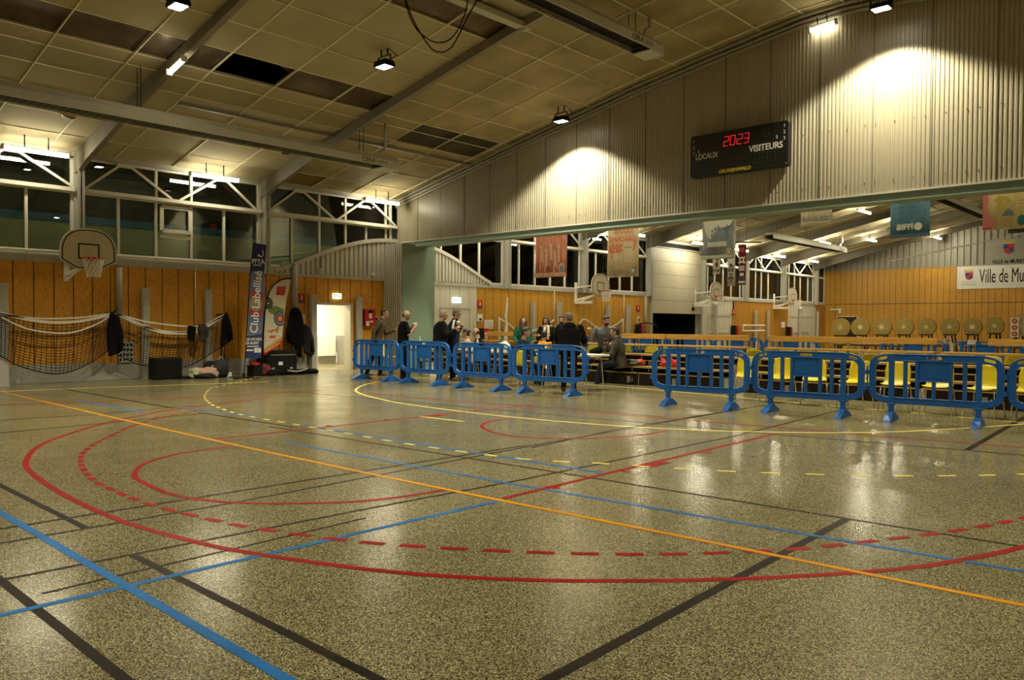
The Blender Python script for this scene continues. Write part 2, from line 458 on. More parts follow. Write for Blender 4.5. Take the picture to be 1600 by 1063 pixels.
struct('beam_green', mb, GREENB)
# pale track following the roof slope along the top of the partition
mb = MB()
for off, yy in ((.06, .10), (.16, .06), (.24, .05)):
    for (a, za), (b, z2) in zip(RP, RP[1:]):
        mb.bar((a, YP-yy, za-off), (b, YP-yy, z2-off), .045, .035, up=(0,1,0))
struct('trim_4', mb, STEELC)

# far wall: strand boards to 4.83, ribbed cladding up to the roof
mb = MB(); mb.mi = 1; mb.bx(XL, XR, YF+.03, YF+.25, 0, 4.83); mb.mi = 0
x = XL
while x < XR:
    xe = min(x+.325, XR)
    mb.bx(x+.008, xe-.008, YF, YF+.03, 0, 2.70); mb.bx(x+.008, xe-.008, YF, YF+.03, 2.73, 4.83); x = xe
struct('wall_far', mb, [OSB2, DARKGAP])
mb = MB(); x = XL
mb.prism([(XL, 4.83), (XR, 4.83)] + [(XR-(XR-XL)*i/n, topz(XR-(XR-XL)*i/n)) for i in range(n+1)], lambda u, v, d: (u, d, v), YF+.06, YF+.25)
while x < XR:
    for a, b in ((0, .2),):
        mb.add([(x, YF+.06, 4.83), (x+.03, YF, 4.83), (x+.23, YF, 4.83), (x+.26, YF+.06, 4.83),
                (x, YF+.06, topz(x)), (x+.03, YF, topz(x)), (x+.23, YF, topz(x)), (x+.26, YF+.06, topz(x))],
               [(0,1,5,4), (1,2,6,5), (2,3,7,6)])
    x += .33
mb.bx(XL, XR, YF-.03, YF+.02, 4.79, 4.86)
struct('wall_far', mb, CLADF)

# ------------------------------------------------------------------ windows of the left wall
def pane(y0, y1, z0, z1): return MB().bx(XL-.075, XL-.069, y0, y1, z0, z1)
MULL1 = [YB+.05] + [round(6.6-2.45-1.36*i, 2) for i in range(9)][::-1]
cols1 = [6.48-4.65*i for i in range(3, -1, -1)] + [11.15]
wn = [0]
def window(y0, y1, mulls_low, mulls_up, z0=2.9, z1=5.17, mid=4.38, casement=None):
    wn[0] += 1
    mb = MB()
    for y in (y0+.03, y1-.03): mb.bx(XL-.11, XL-.02, y-.04, y+.04, z0, z1)
    mb.bx(XL-.11, XL-.02, y0, y1, z0, z0+.05); mb.bx(XL-.11, XL-.02, y0, y1, z1-.05, z1)
    mb.bx(XL-.11, XL-.0, y0, y1, mid-.05, mid+.05)
    for y in mulls_low: mb.bx(XL-.11, XL-.02, y-.03, y+.03, z0, mid)
    for y in mulls_up: mb.bx(XL-.11, XL-.02, y-.03, y+.03, mid, z1)
    o = struct('window_%d' % wn[0], mb, WHITEFRAME)
    struct('pane', pane(y0, y1, z0, z1), GLASS, o)
    if casement:
        a, b, za, zb_ = casement; c = MB()
        for y in (a, b): c.bx(XL-.03, XL+.02, y-.045, y+.045, za, zb_)
        c.bx(XL-.03, XL+.02, a, b, za-.045, za+.045); c.bx(XL-.03, XL+.02, a, b, zb_-.045, zb_+.045)
        c.bx(XL-.11, XL-.02, a-.05, b+.05, za-.17, za-.10)
        struct('casement_frame', c, WHITEFRAME, o)
    return o
YW = lambda px, py=400: onx(px, py, XL).y
window(YB, 1.75, [-7.5, -6, -4.5, -3, -1.5, 0], [-7, -4, -1])
window(1.75, 6.42, [3.2, YW(42)], [3.2])
window(6.56, 11.08, [YW(186), YW(245), YW(300), YW(351)], [YW(245, 300), YW(300, 300)], casement=(YW(253), YW(297), 3.66, 4.25))
window(11.22, 15.6, [YW(457), YW(500), YW(541), YW(573), YW(604)], [YW(500, 330), YW(541, 330), YW(604, 330)])
window(16.6, 20.70, [YW(690), YW(721), YW(750)], [], z0=2.8)
window(20.82, 25.2, [YW(812), YW(837), YW(861), YW(884)], [YW(837)], z0=2.8)
window(25.34, ROLL_A-.2, [YW(932), YW(952), YW(970), YW(989)], [YW(952)], z0=2.8)
window(ROLL_B+.1, 39.3, [YW(1107), YW(1118), YW(1131), YW(1144), YW(1158)], [YW(1131)], z0=2.8)
window(39.4, 44.0, [YW(1170), YW(1182), YW(1191), YW(1202)], [YW(1182), YW(1191)], z0=2.8)
window(44.1, YF, [YW(1224), YW(1234), YW(1243), YW(1252), YW(1264), YW(1272), YW(1280)], [YW(1234), YW(1243), YW(1272)], z0=2.8)

# outside, seen through the glass at night: the neighbouring annex with its blue eave strip
OUTW = M('annex_render', (.64,.60,.35), .8, var=.06, scale=1)
OUTB = M('annex_blue_strip', (.07,.22,.42), .5)
OUTD = M('annex_dark_cladding', (.035,.036,.034), .6, var=.2, scale=1)
struct('wall_outside', MB().bx(XL-3.55, XL-3.3, YB, YF, -.2, 4.02), OUTW)
struct('trim_5', MB().bx(XL-3.5, XL-3.24, YB, YF, 4.02, 4.22), OUTB)
mb = MB(); y = YB
mb.bx(XL-3.55, XL-3.3, YB, YF, 4.22, 7.2)
struct('wall_outside', mb, OUTD)
struct('ground_outside', MB().bx(XL-3.3, XL-.26, YB, 12.4, -.3, -.02), OUTD)

# ------------------------------------------------------------------ columns, braces and rafters
def col_profile(mb, y, z0, z1, x0=XL, d=.30, w=.15):
    mb.bx(x0, x0+.02, y-w/2, y+w/2, z0, z1); mb.bx(x0+d-.02, x0+d, y-w/2, y+w/2, z0, z1); mb.bx(x0, x0+d, y-.012, y+.012, z0, z1)
def rafter(y, name='roof_rafter', h1=.42, h2=.20):
    mb = MB(); w = .12
    xs = [XL+.02, XL+.30, XL+.8, -17.2, -14.78, -12.57, -10.65, -8.96, -7.47, -6.66, -5.9]
    hs = [.48, .48, .40, .30, .22, .19, .18, .17, .16, .16, .16] if y < 16 else [.50, .50, .46, .38, .30, .26, .24, .22, .20, .20, .20]
    for sgn in (0, 1):
        T = (lambda x: x) if not sgn else (lambda x: -11.8-x)
        for i in range(len(xs)-1):
            a, b = xs[i], xs[i+1]; za, z2 = roofz(a)-.005, roofz(b)-.005
            A = [(T(a), y-w/2, za), (T(a), y+w/2, za), (T(a), y+w/2, za-hs[i]), (T(a), y-w/2, za-hs[i])]
            B = [(T(b), y-w/2, z2), (T(b), y+w/2, z2), (T(b), y+w/2, z2-hs[i+1]), (T(b), y-w/2, z2-hs[i+1])]
            mb.loft([A, B])
    return struct(name, mb, RAFT if y < 16 else RAFT2)
for y in (-7.47, -2.82, 1.83, 6.48): rafter(y)
rafter(11.15)
for y in (20.75, 25.3, 29.95, 34.6, 39.25, 43.9, 48.4): rafter(y, h1=.42)
for y in (-2.82, 1.83, 6.48, 11.15):
    mb = MB(); col_profile(mb, y, 2.72, 5.25, d=.28)
    mb.bx(XL, XL+.05, y-.03, y+.03, .42, 2.72) if y > 11 else None
    struct('column', mb, STEELC)
for y in (20.75, 25.3, 29.95, 34.72, 39.3, 43.95, 48.6):
    mb = MB(); col_profile(mb, y, 2.66, 5.25, d=.26)
    struct('column', mb, STEELC)
# triangular wind braces in front of the upper panes
def braces(y0, y1, feet, tops):
    mb = MB(); X = XL+.05
    for a, b in zip(feet, tops):
        mb.bar((X, a[0], 4.45), (X, b-.16, 5.08), .055, .055, up=(1,0,0)); mb.bar((X, b+.16, 5.08), (X, a[1], 4.45), .055, .055, up=(1,0,0))
        mb.bx(X-.02, X+.02, b-.2, b+.2, 5.06, 5.16)
    mb.bx(X-.04, X+.06, y0, y1, 4.36, 4.45)
    struct('wind_brace', mb, WHITEFRAME)
braces(1.9, 6.40, [(2.0, 4.2), (4.2, 6.40)], [3.1, 5.15])
braces(6.60, 11.07, [(6.62, YW(267, 313)), (YW(280, 313), YW(398, 328))], [YW(195, 262), YW(345, 285)])
braces(11.25, 15.75, [(11.30, YW(520, 346)), (YW(527, 346), 15.7)], [YW(467, 298), YW(573, 312)])
for a in (20.85, 25.42, 34.9, 39.4, 44.05):
    braces(a, a+4.4, [(a, a+2.2), (a+2.2, a+4.4)], [a+1.1, a+3.3])

# ------------------------------------------------------------------ ceiling of tiles in a pale grid
XG = [-19.75, -18.85, -17.85, -16.9, -16.0, -15.3, -14.86, -13.97, -13.02, -12.07, -11.1, -10.42, -9.6, -8.7, -7.6, -6.7, -5.9]
XG = XG + [-11.8-x for x in XG[-2::-1]]
def yg(a, b, n): return [a+(b-a)*i/n for i in range(n)]
YG = yg(YB, 1.83, 8) + [1.83, 3.18, 4.55, 5.85, 6.48, 7.28, 8.65, 10.05, 11.15, 12.65, 14.0, 15.45, 15.8]
YG2 = [16.3] + [20.75+1.16*i for i in range(-3, 26) if 16.5 < 20.75+1.16*i < YF-.3] + [YF+.2]
mats = [TILE, TILEST, FOIL, DARKT, BROWNT]
def tile_kind(xc, yc):
    if -14.86 < xc < -13.97:
        if yc < 7.28: return 2
        if yc < 8.65: return None
        if yc < 11.3: return 2
    if -11.1 < xc < -10.42 and 7 < yc < 11.3: return 2
    if -16.0 < xc < -14.86 and 12.65 < yc < 15.45: return 3
    if xc < -18.85 and 11.15 < yc < 12.7: return 4
    if yc > 11.15 and yc < 16 and xc < -6: return 1
    return 0
ceil_n = [0]
def ceiling(YG, name, yk=True):
    mb = MB(); bars = MB(); hole = []
    for i in range(len(XG)-1):
        for j in range(len(YG)-1):
            x0, x1, y0, y1 = XG[i], XG[i+1], YG[j], YG[j+1]
            xs = [x0] + [p[0] for p in RP if x0+.02 < p[0] < x1-.02] + [x1]
            k = tile_kind((x0+x1)/2, (y0+y1)/2) if yk else 0
            if k is None: hole.append((x0, x1, y0, y1)); continue
            mb.mi = k
            dz = random.uniform(-.006, .006) if k in (0, 1) else .03
            for a, b in zip(xs, xs[1:]):
                za, z2 = roofz(a)+dz, roofz(b)+dz
                mb.add([(a, y0, za), (b, y0, z2), (b, y1, z2), (a, y1, za), (a, y0, za+.04), (b, y0, z2+.04), (b, y1, z2+.04), (a, y1, za+.04)],
                       [(0,1,2,3), (4,5,6,7), (0,1,5,4), (1,2,6,5), (2,3,7,6), (3,0,4,7)])
    c = struct(name, mb, mats)
    for j, y in enumerate(YG[1:-1]):
        for (a, za), (b, z2) in zip(RP, RP[1:]): bars.bar((a, y, za-.012), (b, y, z2-.012), .036, .02, up=(0,1,0))
    for x in XG[1:-1]:
        bars.bar((x, YG[0], roofz(x)-.008), (x, YG[-1], roofz(x)-.008), .024, .014)
    struct('ceiling_grid', bars, TBAR if yk else TBAR2, c)
    return c, hole
c1, holes = ceiling(YG, 'ceiling')
mb = MB()
mb.bx(-16.5, -12.5, 6.6, 9.4, roofz(-12.5)+.35, roofz(-12.5)+.45)
mb.bx(-16.5, -16.4, 6.6, 9.4, roofz(-16.4)+.1, 7.2)
struct('ceiling_void', mb, BLACKV)
struct('ceiling_joist', MB().bar((-13.6, 7.1, 6.85), (-14.6, 9.0, 6.62), .12, .18), RAFT)
ceiling(YG2, 'ceiling', False)
# dark roof over the tiles keeps the night out
mb = MB()
for (a, za), (b, z2) in zip(RP, RP[1:]):
    mb.add([(a, YB-.3, za+.95), (b, YB-.3, z2+.95), (b, YF+.3, z2+.95), (a, YF+.3, za+.95), (a, YB-.3, za+1.05), (b, YB-.3, z2+1.05), (b, YF+.3, z2+1.05), (a, YF+.3, za+1.05)],
           [(0,1,2,3), (4,5,6,7), (0,1,5,4), (1,2,6,5), (2,3,7,6), (3,0,4,7)])
struct('roof', mb, BLACKV)
struct('ceiling_channel', MB().bar((-16.3, 7.3, roofz(-16.3)-.06), (-16.3, YP, roofz(-16.3)-.06), .06, .05), RAFT)

# ------------------------------------------------------------------ room behind the open doorway, lit
mb = MB(); xa, xb = XL-2.9, XL-.25; ya, yb = 12.45, 16.6
mb.bx(xa-.1, xa, ya, yb, .95, 2.6); mb.bx(xa, xb, yb, yb+.1, .95, 2.6); mb.bx(xa, xb, ya-.1, ya, .95, 2.6); mb.bx(xa, xb, ya, yb, 2.6, 2.7)
struct('wall_corridor', mb, WHITE)
mb = MB()
mb.bx(xa-.1, xa, ya, yb, 0, .95); mb.bx(xa, xb, yb, yb+.1, 0, .95); mb.bx(xa, xb, ya-.1, ya, 0, .95)
struct('wall_corridor', mb, GREYPAINT)
mb = MB()
mb.bx(XL-.28, XL+.03, DOOR_A-.05, DOOR_A+.015, 0, 1.93); mb.bx(XL-.28, XL+.03, DOOR_B-.015, DOOR_B+.07, 0, 1.93); mb.bx(XL-.28, XL+.03, DOOR_A-.05, DOOR_B+.07, 1.915, 1.98)
struct('door_1', mb, GREYPANEL)
l = bpy.data.lights.new('corridor_lamp', 'AREA'); l.energy = 180; l.size = 1.2; l.color = (1,.90,.66)
lo = bpy.data.objects.new('corridor_lamp', l); C.objects.link(lo); lo.location = (XL-1.5, 13.9, 2.55)

# ------------------------------------------------------------------ steel doors in the second hall
def leaf_door(y0, y1, z1, n, double=False):
    mb = MB()
    for y in (y0, y1): mb.bx(XL-.06, XL+.02, y-.03, y+.03, 0, z1+.03)
    mb.bx(XL-.06, XL+.02, y0, y1, z1, z1+.04)
    o = struct('door_%d' % n, mb, GREYPANEL)
    edges = [y0+.03, (y0+y1)/2, y1-.03] if double else [y0+.03, y1-.03]
    for a, b in zip(edges, edges[1:]):
        d = MB().bx(XL-.05, XL-.01, a+.006, b-.006, .01, z1-.005)
        p = struct('leaf', d, GREYPANEL, o)
        h = MB(); h.bx(XL-.01, XL+.05, a+.12, b-.12, .98, 1.02); struct('push_bar', h, WHITEM, p)
    return o
leaf_door(17.64, 19.03, 1.9, 2)
leaf_door(35.5, 37.75, 1.85, 3, True)
leaf_door(45.15, 47.95, 1.9, 4, True)
struct('wall_behind', MB().bx(XL-.30, XL-.25, 16.6, 19.6, 0, 2.7), DARKGAP)
# door of the far wall
mb = MB(); mb.bx(-19.0, -18.95, YF-.06, YF, 0, 1.97); mb.bx(-17.75, -17.55, YF-.06, YF, 0, 1.97); mb.bx(-19.0, -17.55, YF-.06, YF, 1.92, 1.98)
o = struct('door_5', mb, GREYPANEL); struct('leaf', MB().bx(-18.95, -17.75, YF-.02, YF-.005, 0, 1.92), DARKGAP, o)

# roller door, half open on a dark store
mb = MB()
for y in (ROLL_A-.10, ROLL_B): mb.bx(XL-.05, XL+.10, y, y+.10, 0, 5.0)
o = struct('door_6', mb, STEELC)
mb = MB(); z = ROLL_Z; k = 0
while z < 4.9:
    z2 = min(z+.60, 4.95); xo = 0 if k < 5 else .1*(k-4)
    mb.bx(XL+.0+xo, XL+.05+xo, ROLL_A, ROLL_B, z+.006, z2-.006); z = z2; k += 1
struct('shutter', mb, SHUT, o)
struct('handle', MB().lathe([(.10, 0), (.10, .05)], (XL+.05, 33.9, 2.15), 12, Matrix.Rotation(PI/2, 3, 'Y')), BLACK, o)
mb = MB(); xa = XL-3.2
mb.bx(xa, XL-.2, ROLL_A-.6, ROLL_A-.5, 0, 5); mb.bx(xa, XL-.2, ROLL_B+.5, ROLL_B+.6, 0, 5); mb.bx(xa-.05, xa, ROLL_A-.5, ROLL_B+.5, 0, 5); mb.bx(xa, XL-.2, ROLL_A-.5, ROLL_B+.5, 3.0, 3.1)
struct('wall_store', mb, BLACKV)
struct('wall_left', MB().bx(XL-.22, XL-.12, ROLL_A-.3, ROLL_B+.2, 2.2, 5.2), BLACKV)
# ------------------------------------------------------------------ painted court lines (part of the floor)
def smooth_pts(P, n=8):
    out = []
    for i in range(len(P)-1):
        p0 = P[max(i-1, 0)]; p1 = P[i]; p2 = P[i+1]; p3 = P[min(i+2, len(P)-1)]
        for k in range(n):
            t = k/n
            out.append(tuple(.5*((2*p1[j]) + (-p0[j]+p2[j])*t + (2*p0[j]-5*p1[j]+4*p2[j]-p3[j])*t*t + (-p0[j]+3*p1[j]-3*p2[j]+p3[j])*t**3) for j in (0, 1)))
    return out + [tuple(P[-1])]
def ribbon(mb, P, wd, z):
    n = len(P); L = []
    for i, p in enumerate(P):
        a = Vector(P[max(i-1, 0)]); b = Vector(P[min(i+1, n-1)]); d = (b-a).normalized(); s = Vector((-d.y, d.x))*wd/2
        L.append((p[0]+s.x, p[1]+s.y, p[0]-s.x, p[1]-s.y))
    vs = []; fs = []
    for l in L: vs += [(l[0], l[1], z), (l[2], l[3], z), (l[0], l[1], .0002), (l[2], l[3], .0002)]
    for i in range(n-1):
        a, b = 4*i, 4*i+4; fs += [(a, a+1, b+1, b), (a, b, b+2, a+2), (a+1, a+3, b+3, b+1)]
    mb.add(vs, fs)
LZ = [.0012]
def line(name, P, mat, wd=.05, curve=False, dash=None, z=None):
    z = z or LZ[0]; LZ[0] += .00004
    if curve: P = smooth_pts(P)
    mb = MB()
    if not dash: ribbon(mb, P, wd, z)
    else:
        on, off = dash; cur = []; s = 0.0; state = True
        seg = [P[0]]
        for a, b in zip(P, P[1:]):
            a = Vector(a); b = Vector(b); L = (b-a).length; t = 0
            while L - t > 1e-6:
                need = (on if state else off) - s; st = min(need, L-t); t += st; s += st
                q = a + (b-a)*(t/L)
                if state: seg.append(tuple(q))
                if s >= (on if state else off)-1e-6:
                    if state and len(seg) > 1: ribbon(mb, seg, wd, z)
                    s = 0; state = not state; seg = [tuple(q)]
        if state and len(seg) > 1: ribbon(mb, seg, wd, z)
    o = mb.build(name, mat, floor); o['kind'] = 'structure'; return o
def pxl(P): return [tuple(onz(*p)[:2]) for p in P]
K = 'black_court_line'
line(K, [(-7.9, 1.92), (-5.73, 1.92)], BLACKL, .05); line(K, [(-4.88, 1.89), (-1.9, 1.89)], BLACKL, .05)
line(K, [(-6.5, 1.22), (-1.6, 1.2)], BLACKL, .05)
line(K, [(-6.12, .2), (-6.05, 6.75)], BLACKL, .04); line(K, [(-5.70, .2), (-5.72, 3.0), (-6.0, 7.0), (-6.15, 13.2)], BLACKL, .035)
line(K, [(-4.92, .4), (-4.82, 3.6), (-4.74, 5.1), (-4.70, 9.1), (-4.95, 14.0)], BLACKL, .035)
line(K, [(-4.5, 1.3), (-4.6, 3.4)], BLACKL, .025)
line(K, [(-1.95, 1.2), (-2.1, 5.8)], BLACKL, .06)
line(K, [(-9.6, 5.5), (-4.95, 5.70), (-1.0, 5.86), (7.6, 6.0)], BLACKL, .035)
line(K, [(-2.3, 10.0), (-2.52, 14.6)], BLACKL, .07); line(K, [(-14, 8.6), (-4.4, 9.66), (-2.3, 9.97), (7.6, 11.0)], BLACKL, .035)
line(K, pxl([(0, 657), (150, 648), (300, 634)]), BLACKL, .04); line(K, pxl([(0, 677), (180, 660), (330, 645)]), BLACKL, .04); line(K, pxl([(98, 608), (270, 638)]), BLACKL, .05)
line(K, pxl([(310, 645), (460, 668)]), BLACKL, .04); line(K, pxl([(830, 700), (960, 672), (1190, 634), (1420, 597)]), BLACKL, .035); line(K, pxl([(740, 628), (900, 640), (1040, 652)]), BLACKL, .035)
BLU = 'blue_court_line'
line(BLU, [(-9.5, 1.65), (7.6, 1.63)], BLUEL, .055); line(BLU, [(-4.31, .4), (-4.30, 4.45)], BLUEL, .05)
line(BLU, [(-8.2, 4.9), (-4.6, 5.02), (-.5, 5.3), (7.6, 5.4)], BLUEL, .045); line(BLU, [(-9.4, 5.88), (-4.4, 5.98)], BLUEL, .05)
line(BLU, pxl([(120, 626), (225, 645)]), BLUEL, .06); line(BLU, pxl([(280, 636), (400, 652)]), BLUEL, .06)
RL = 'red_court_line'
solid = [(-.4, 10.6), (-.42, 8.6), (-.62, 7.2)] + pxl([(1600, 855), (1500, 876), (1400, 890), (1200, 903.5), (1000, 908), (800, 906), (600, 893), (400, 866), (300, 846), (200, 818), (132, 790), (80, 762), (45, 735), (42, 718), (60, 698), (100, 681), (180, 658), (280, 639), (420, 622)])
line(RL, solid, REDLINE, .055, True)
dsh = [(-.75, 10.6), (-.77, 8.9), (-.92, 7.7)] + pxl([(1600, 810), (1500, 829), (1400, 841.5), (1300, 853), (1200, 861), (1050, 866.5), (900, 865.5), (750, 860), (600, 850.5), (500, 840), (400, 826), (330, 812.5), (270, 798), (215, 782), (170, 763), (140, 745), (126, 722), (135, 703), (170, 683), (210, 665), (260, 651), (320, 641)])
line('red_dashed_court_line', smooth_pts(dsh), REDLINE, .055, dash=(.17, .10))
line(RL, pxl([(700, 765), (640, 775), (560, 784), (470, 787), (400, 787), (330, 783), (265, 772), (220, 752), (210, 743), (222, 727), (260, 714), (300, 706), (360, 698)]), REDLINE, .05, True)
line(RL, pxl([(1040, 674), (1000, 680), (930, 685), (850, 685), (800, 682), (765, 674), (753, 666), (765, 659), (800, 654)]), REDLINE, .05, True)
line(RL, [(-4.33, 4.55), (-4.38, 6.5), (-4.42, 9.6)], REDLINE, .05); line(RL, [(-9.0, 4.4), (-9.0, 10.2)], REDLINE, .05)
line(RL, [(-13, 9.4), (-9.09, 9.75), (-4.81, 10.32), (-1.0, 10.75), (7.6, 11.2)], REDLINE, .045)
line(RL, pxl([(0, 633), (160, 628), (420, 615), (500, 610)]), REDLINE, .05)
for y in (5.15, 6.2, 7.75): line('red_court_mark', [(-4.40, y), (-4.26, y)], REDLINE, .05)
line('red_court_mark', [(-4.39, 6.75), (-4.24, 6.75)], REDLINE, .32)
for y in (6.1, 7.1, 8.9): line('red_court_mark', [(-9.0, y), (-9.12, y)], REDLINE, .05)
line('red_court_mark', [(-9.05, 7.9), (-8.9, 7.9)], REDLINE, .35)
line('orange_court_line', [(-19.5, 4.50), (-8, 4.40), (-2, 4.58), (0.6, 4.66), (7.6, 4.7)], ORANGEL, .05, True)
YL = 'yellow_court_line'
line(YL, [(-15.6, 14.6), (-15.45, 12.6)] + pxl([(580, 599), (558, 607), (560, 614), (590, 623), (650, 634), (800, 652), (1000, 668), (1200, 675.5), (1400, 675), (1600, 663)]) + [(-1.9, 14.6)], YELLOWL, .05, True)
for a, b in (((318, 619), (320, 625)),): pass
yd = pxl([(400, 590), (360, 600), (330, 607), (320, 619), (324, 627), (336, 635), (365, 645), (395, 652), (475, 666), (550, 679), (650, 696), (810, 717), (930, 724), (1020, 730), (1120, 736), (1250, 741), (1400, 744), (1550, 743), (1680, 738)])
line('yellow_dashed_court_line', smooth_pts(yd), YELLOWL, .045, dash=(.17, .235))
line(YL, pxl([(656, 651), (724, 659)]), YELLOWL, .05)
line(YL, pxl([(0, 612), (180, 605), (420, 597)]), YELLOWL, .05)
line(YL, pxl([(915, 601), (1010, 608), (1160, 622), (1600, 661)]), YELLOWL, .04)

# ------------------------------------------------------------------ lamps
def spot(parent, z, energy, angle, blend, loc=(0,0,0), tilt=(0,0,0)):
    l = bpy.data.lights.new('flood_beam', 'SPOT'); l.energy = energy; l.spot_size = R(angle); l.spot_blend = blend; l.shadow_soft_size = .15; l.color = WARM
    o = bpy.data.objects.new('flood_beam', l); C.objects.link(o); o.parent = parent; o.location = loc; o.rotation_euler = tilt
    return o
def floodlight(x, y, z, label, tilt=0.0, angle=122, energy=None, group='LED floodlights under the roof'):
    t = thing('floodlight', label, 'floodlight', (x, y, z), 0, group)
    top = roofz(x)-z
    hb = MB(); hb.bx(-.17, .17, -.13, .13, -.05, .02)
    for i in range(7): hb.bx(-.15+i*.05-.006, -.15+i*.05+.006, -.12, .12, .02, .065)
    h = hb.build('lamp_housing', BLACKP, t, bevel=.006)
    MB().bx(-.14, .14, -.10, .10, -.056, -.05).build('led_panel', LEDON, t)
    b = MB()
    for sx in (-1, 1): b.bar((sx*.185, 0, -.02), (sx*.185, 0, .16), .03, .012)
    b.bar((-.19, 0, .16), (.19, 0, .16), .03, .012)
    for sx in (-1, 1): b.bar((sx*.10, 0, .16), (sx*.10, 0, top-.03), .022)
    b.build('bracket', BLACKP, t)
    MB().tube(smooth3([(.12, 0, .05), (.30, .05, .12), (.30, .05, .0+top*.4), (.12, .02, top-.04)]), .008, 6).build('power_cable', BLACK, t)
    spot(t, z, energy or FLOOD_W, angle, .3, (0, 0, -.07), (0, tilt, 0))
    return t
def smooth3(P, n=6):
    out = []
    for i in range(len(P)-1):
        p0 = P[max(i-1, 0)]; p1 = P[i]; p2 = P[i+1]; p3 = P[min(i+2, len(P)-1)]
        for k in range(n):
            t = k/n
            out.append(Vector(tuple(.5*((2*p1[j]) + (-p0[j]+p2[j])*t + (2*p0[j]-5*p1[j]+4*p2[j]-p3[j])*t*t + (-p0[j]+3*p1[j]-3*p2[j]+p3[j])*t**3) for j in range(3))))
    return out + [Vector(P[-1])]
floodlight(-12.4, 15.0, 6.40, 'floodlight on a short bracket by the ribbed partition, casting the left arch', energy=FLOOD_W*1.5)
floodlight(-4.95, 15.0, 7.15, 'floodlight near the roof ridge at the top edge of the photo, casting the right arch', energy=FLOOD_W*1.2)
floodlight(-12.4, 9.6, 6.43, 'floodlight in mid ceiling between the black hole and the hanging cable loops')
floodlight(-12.4, 5.55, 6.40, 'floodlight at the top left beside the sloping rafter')
for x, y in ((-4.95, 9.6), (-4.95, 4.6), (-12.4, 1.0), (-4.95, .5), (1.2, 12.5), (1.2, 5.0)):  # out-of-view floodlights added for the light they give
    floodlight(x, y, roofz(x)-.36, 'unseen floodlight added under the roof to light the first hall', energy=FLOOD_W*.6)

def batten(x, y, z, L, label, group, rz=PI/2, rods=(.42,), top=None, on=LAMPON, tilt=0.0):
    """long tube lamp; local X is its length"""
    t = thing('tube_lamp', label, 'lamp', (x, y, z), rz, group); t.rotation_euler = (0, tilt, rz)
    MB().bx(-L/2, L/2, -.026, .026, .012, .05).build('lamp_body', WHITEM, t, bevel=.006)
    d = MB().tube([(-L/2+.03, 0, -.02), (L/2-.03, 0, -.02)], .042, 10).build('lit_tube', on, t, smooth=True)
    for s in (-1, 1): MB().bx(s*L/2-.02, s*L/2+.02, -.052, .052, -.06, .048).build('end_cap', WHITEM, t)
    if top:
        for q in (-.18, .18): MB().tube([(q*L, 0, .04), (q*L, 0, top)], .012, 6).build('hanger', BLACK, t)
    return t
LAMPSM = M('lit_small_tube', (1,.95,.8), .5, emit=22, ecol=WARM)
G1 = 'tube lamps along the glazed wall'
for (xa_, xb_), lb in (((5, 107), 'lit tube lamp above the basketball backboard at the far left of the glazed wall'), ((297, 373), 'lit tube lamp hung over the middle bay of the glazed wall'), ((568, 625), 'lit tube lamp hung at the corner next to the ribbed partition')):
    yy = (onx(xa_, 240, -19.2).y + onx(xb_, 240, -19.2).y)/2
    zz = 5.07
    batten(-19.2, yy, zz, 1.28, lb, G1, top=roofz(-19.2)-zz)
batten(-19.2, .9, 5.07, 1.28, 'lit tube lamp on the glazed wall left of the photo', G1, top=.3)
# little battens: one under the rafter, one on the partition
p = ony(273, 98, 6.33); batten(p.x, 6.36, roofz(p.x)-.34, .62, 'short lit emergency tube fixed under the sloping rafter', 'short tube lamps', rz=0, tilt=-.19, on=LAMPSM)
batten(-6.27, 15.66, 7.32, .52, 'short lit tube on the partition just below the roof ridge', 'short tube lamps', rz=0, top=.2, tilt=-.10, on=LAMPSM)

G2 = 'tube lamps of the second hall'
def hall2_lamp(x, y, drop, label):
    batten(x, y, roofz(x)-drop, 1.5, label, G2, top=drop-.01, on=LAMPON2)
HL = [(-19.1, 18.6, .25, 'unseen tube lamp added behind the green beam to light the beige panelling'), (-19.1, 22.9, .25, 'lit tube lamp over the glazed wall between the reddish and the pale hanging banners'), (-18.7, 27.4, .35, 'lit tube lamp hidden behind the pale hanging banner'), (-18.6, 32.6, .35, 'bright tube lamp above the roller door'),  # the first tube is unseen, added to brighten the beige panelling
      (-18.9, 37.2, .25, 'lit tube lamp over the far glazed wall, beside the dark red banner'), (-18.9, 41.6, .25, 'lit tube lamp over the far glazed wall, middle of three'), (-18.9, 46.2, .25, 'lit tube lamp over the far glazed wall, nearest the far corner')]
for h in HL: hall2_lamp(*h)
CL = [(1350, 330, 'lit ceiling tube just under the green beam, left of the sky blue banner'), (1400, 349, 'lit ceiling tube half hidden by the sky blue banner'), (1361, 375, 'lit ceiling tube near the far gable, left of the sky blue banner'), (1464, 371, 'lit ceiling tube near the far gable, right of the sky blue banner'), (1288, 379, 'lit ceiling tube beside the grey radiant heater of the second hall')]
for px, py, lb in CL:
    q = onroof(px, py, .30)
    hall2_lamp(q.x, min(q.y, 49), .30, lb)
for x, y in ((-13.8, 17.1), (-9, 17.1), (-4, 17.1), (-8, 22), (-2, 22), (-2, 30), (-2, 40), (-13.5, 22.5)):  # unseen tubes added to light the banner fronts and second hall
    hall2_lamp(x, y, .30, 'unseen ceiling tube added behind the partition to light the second hall')

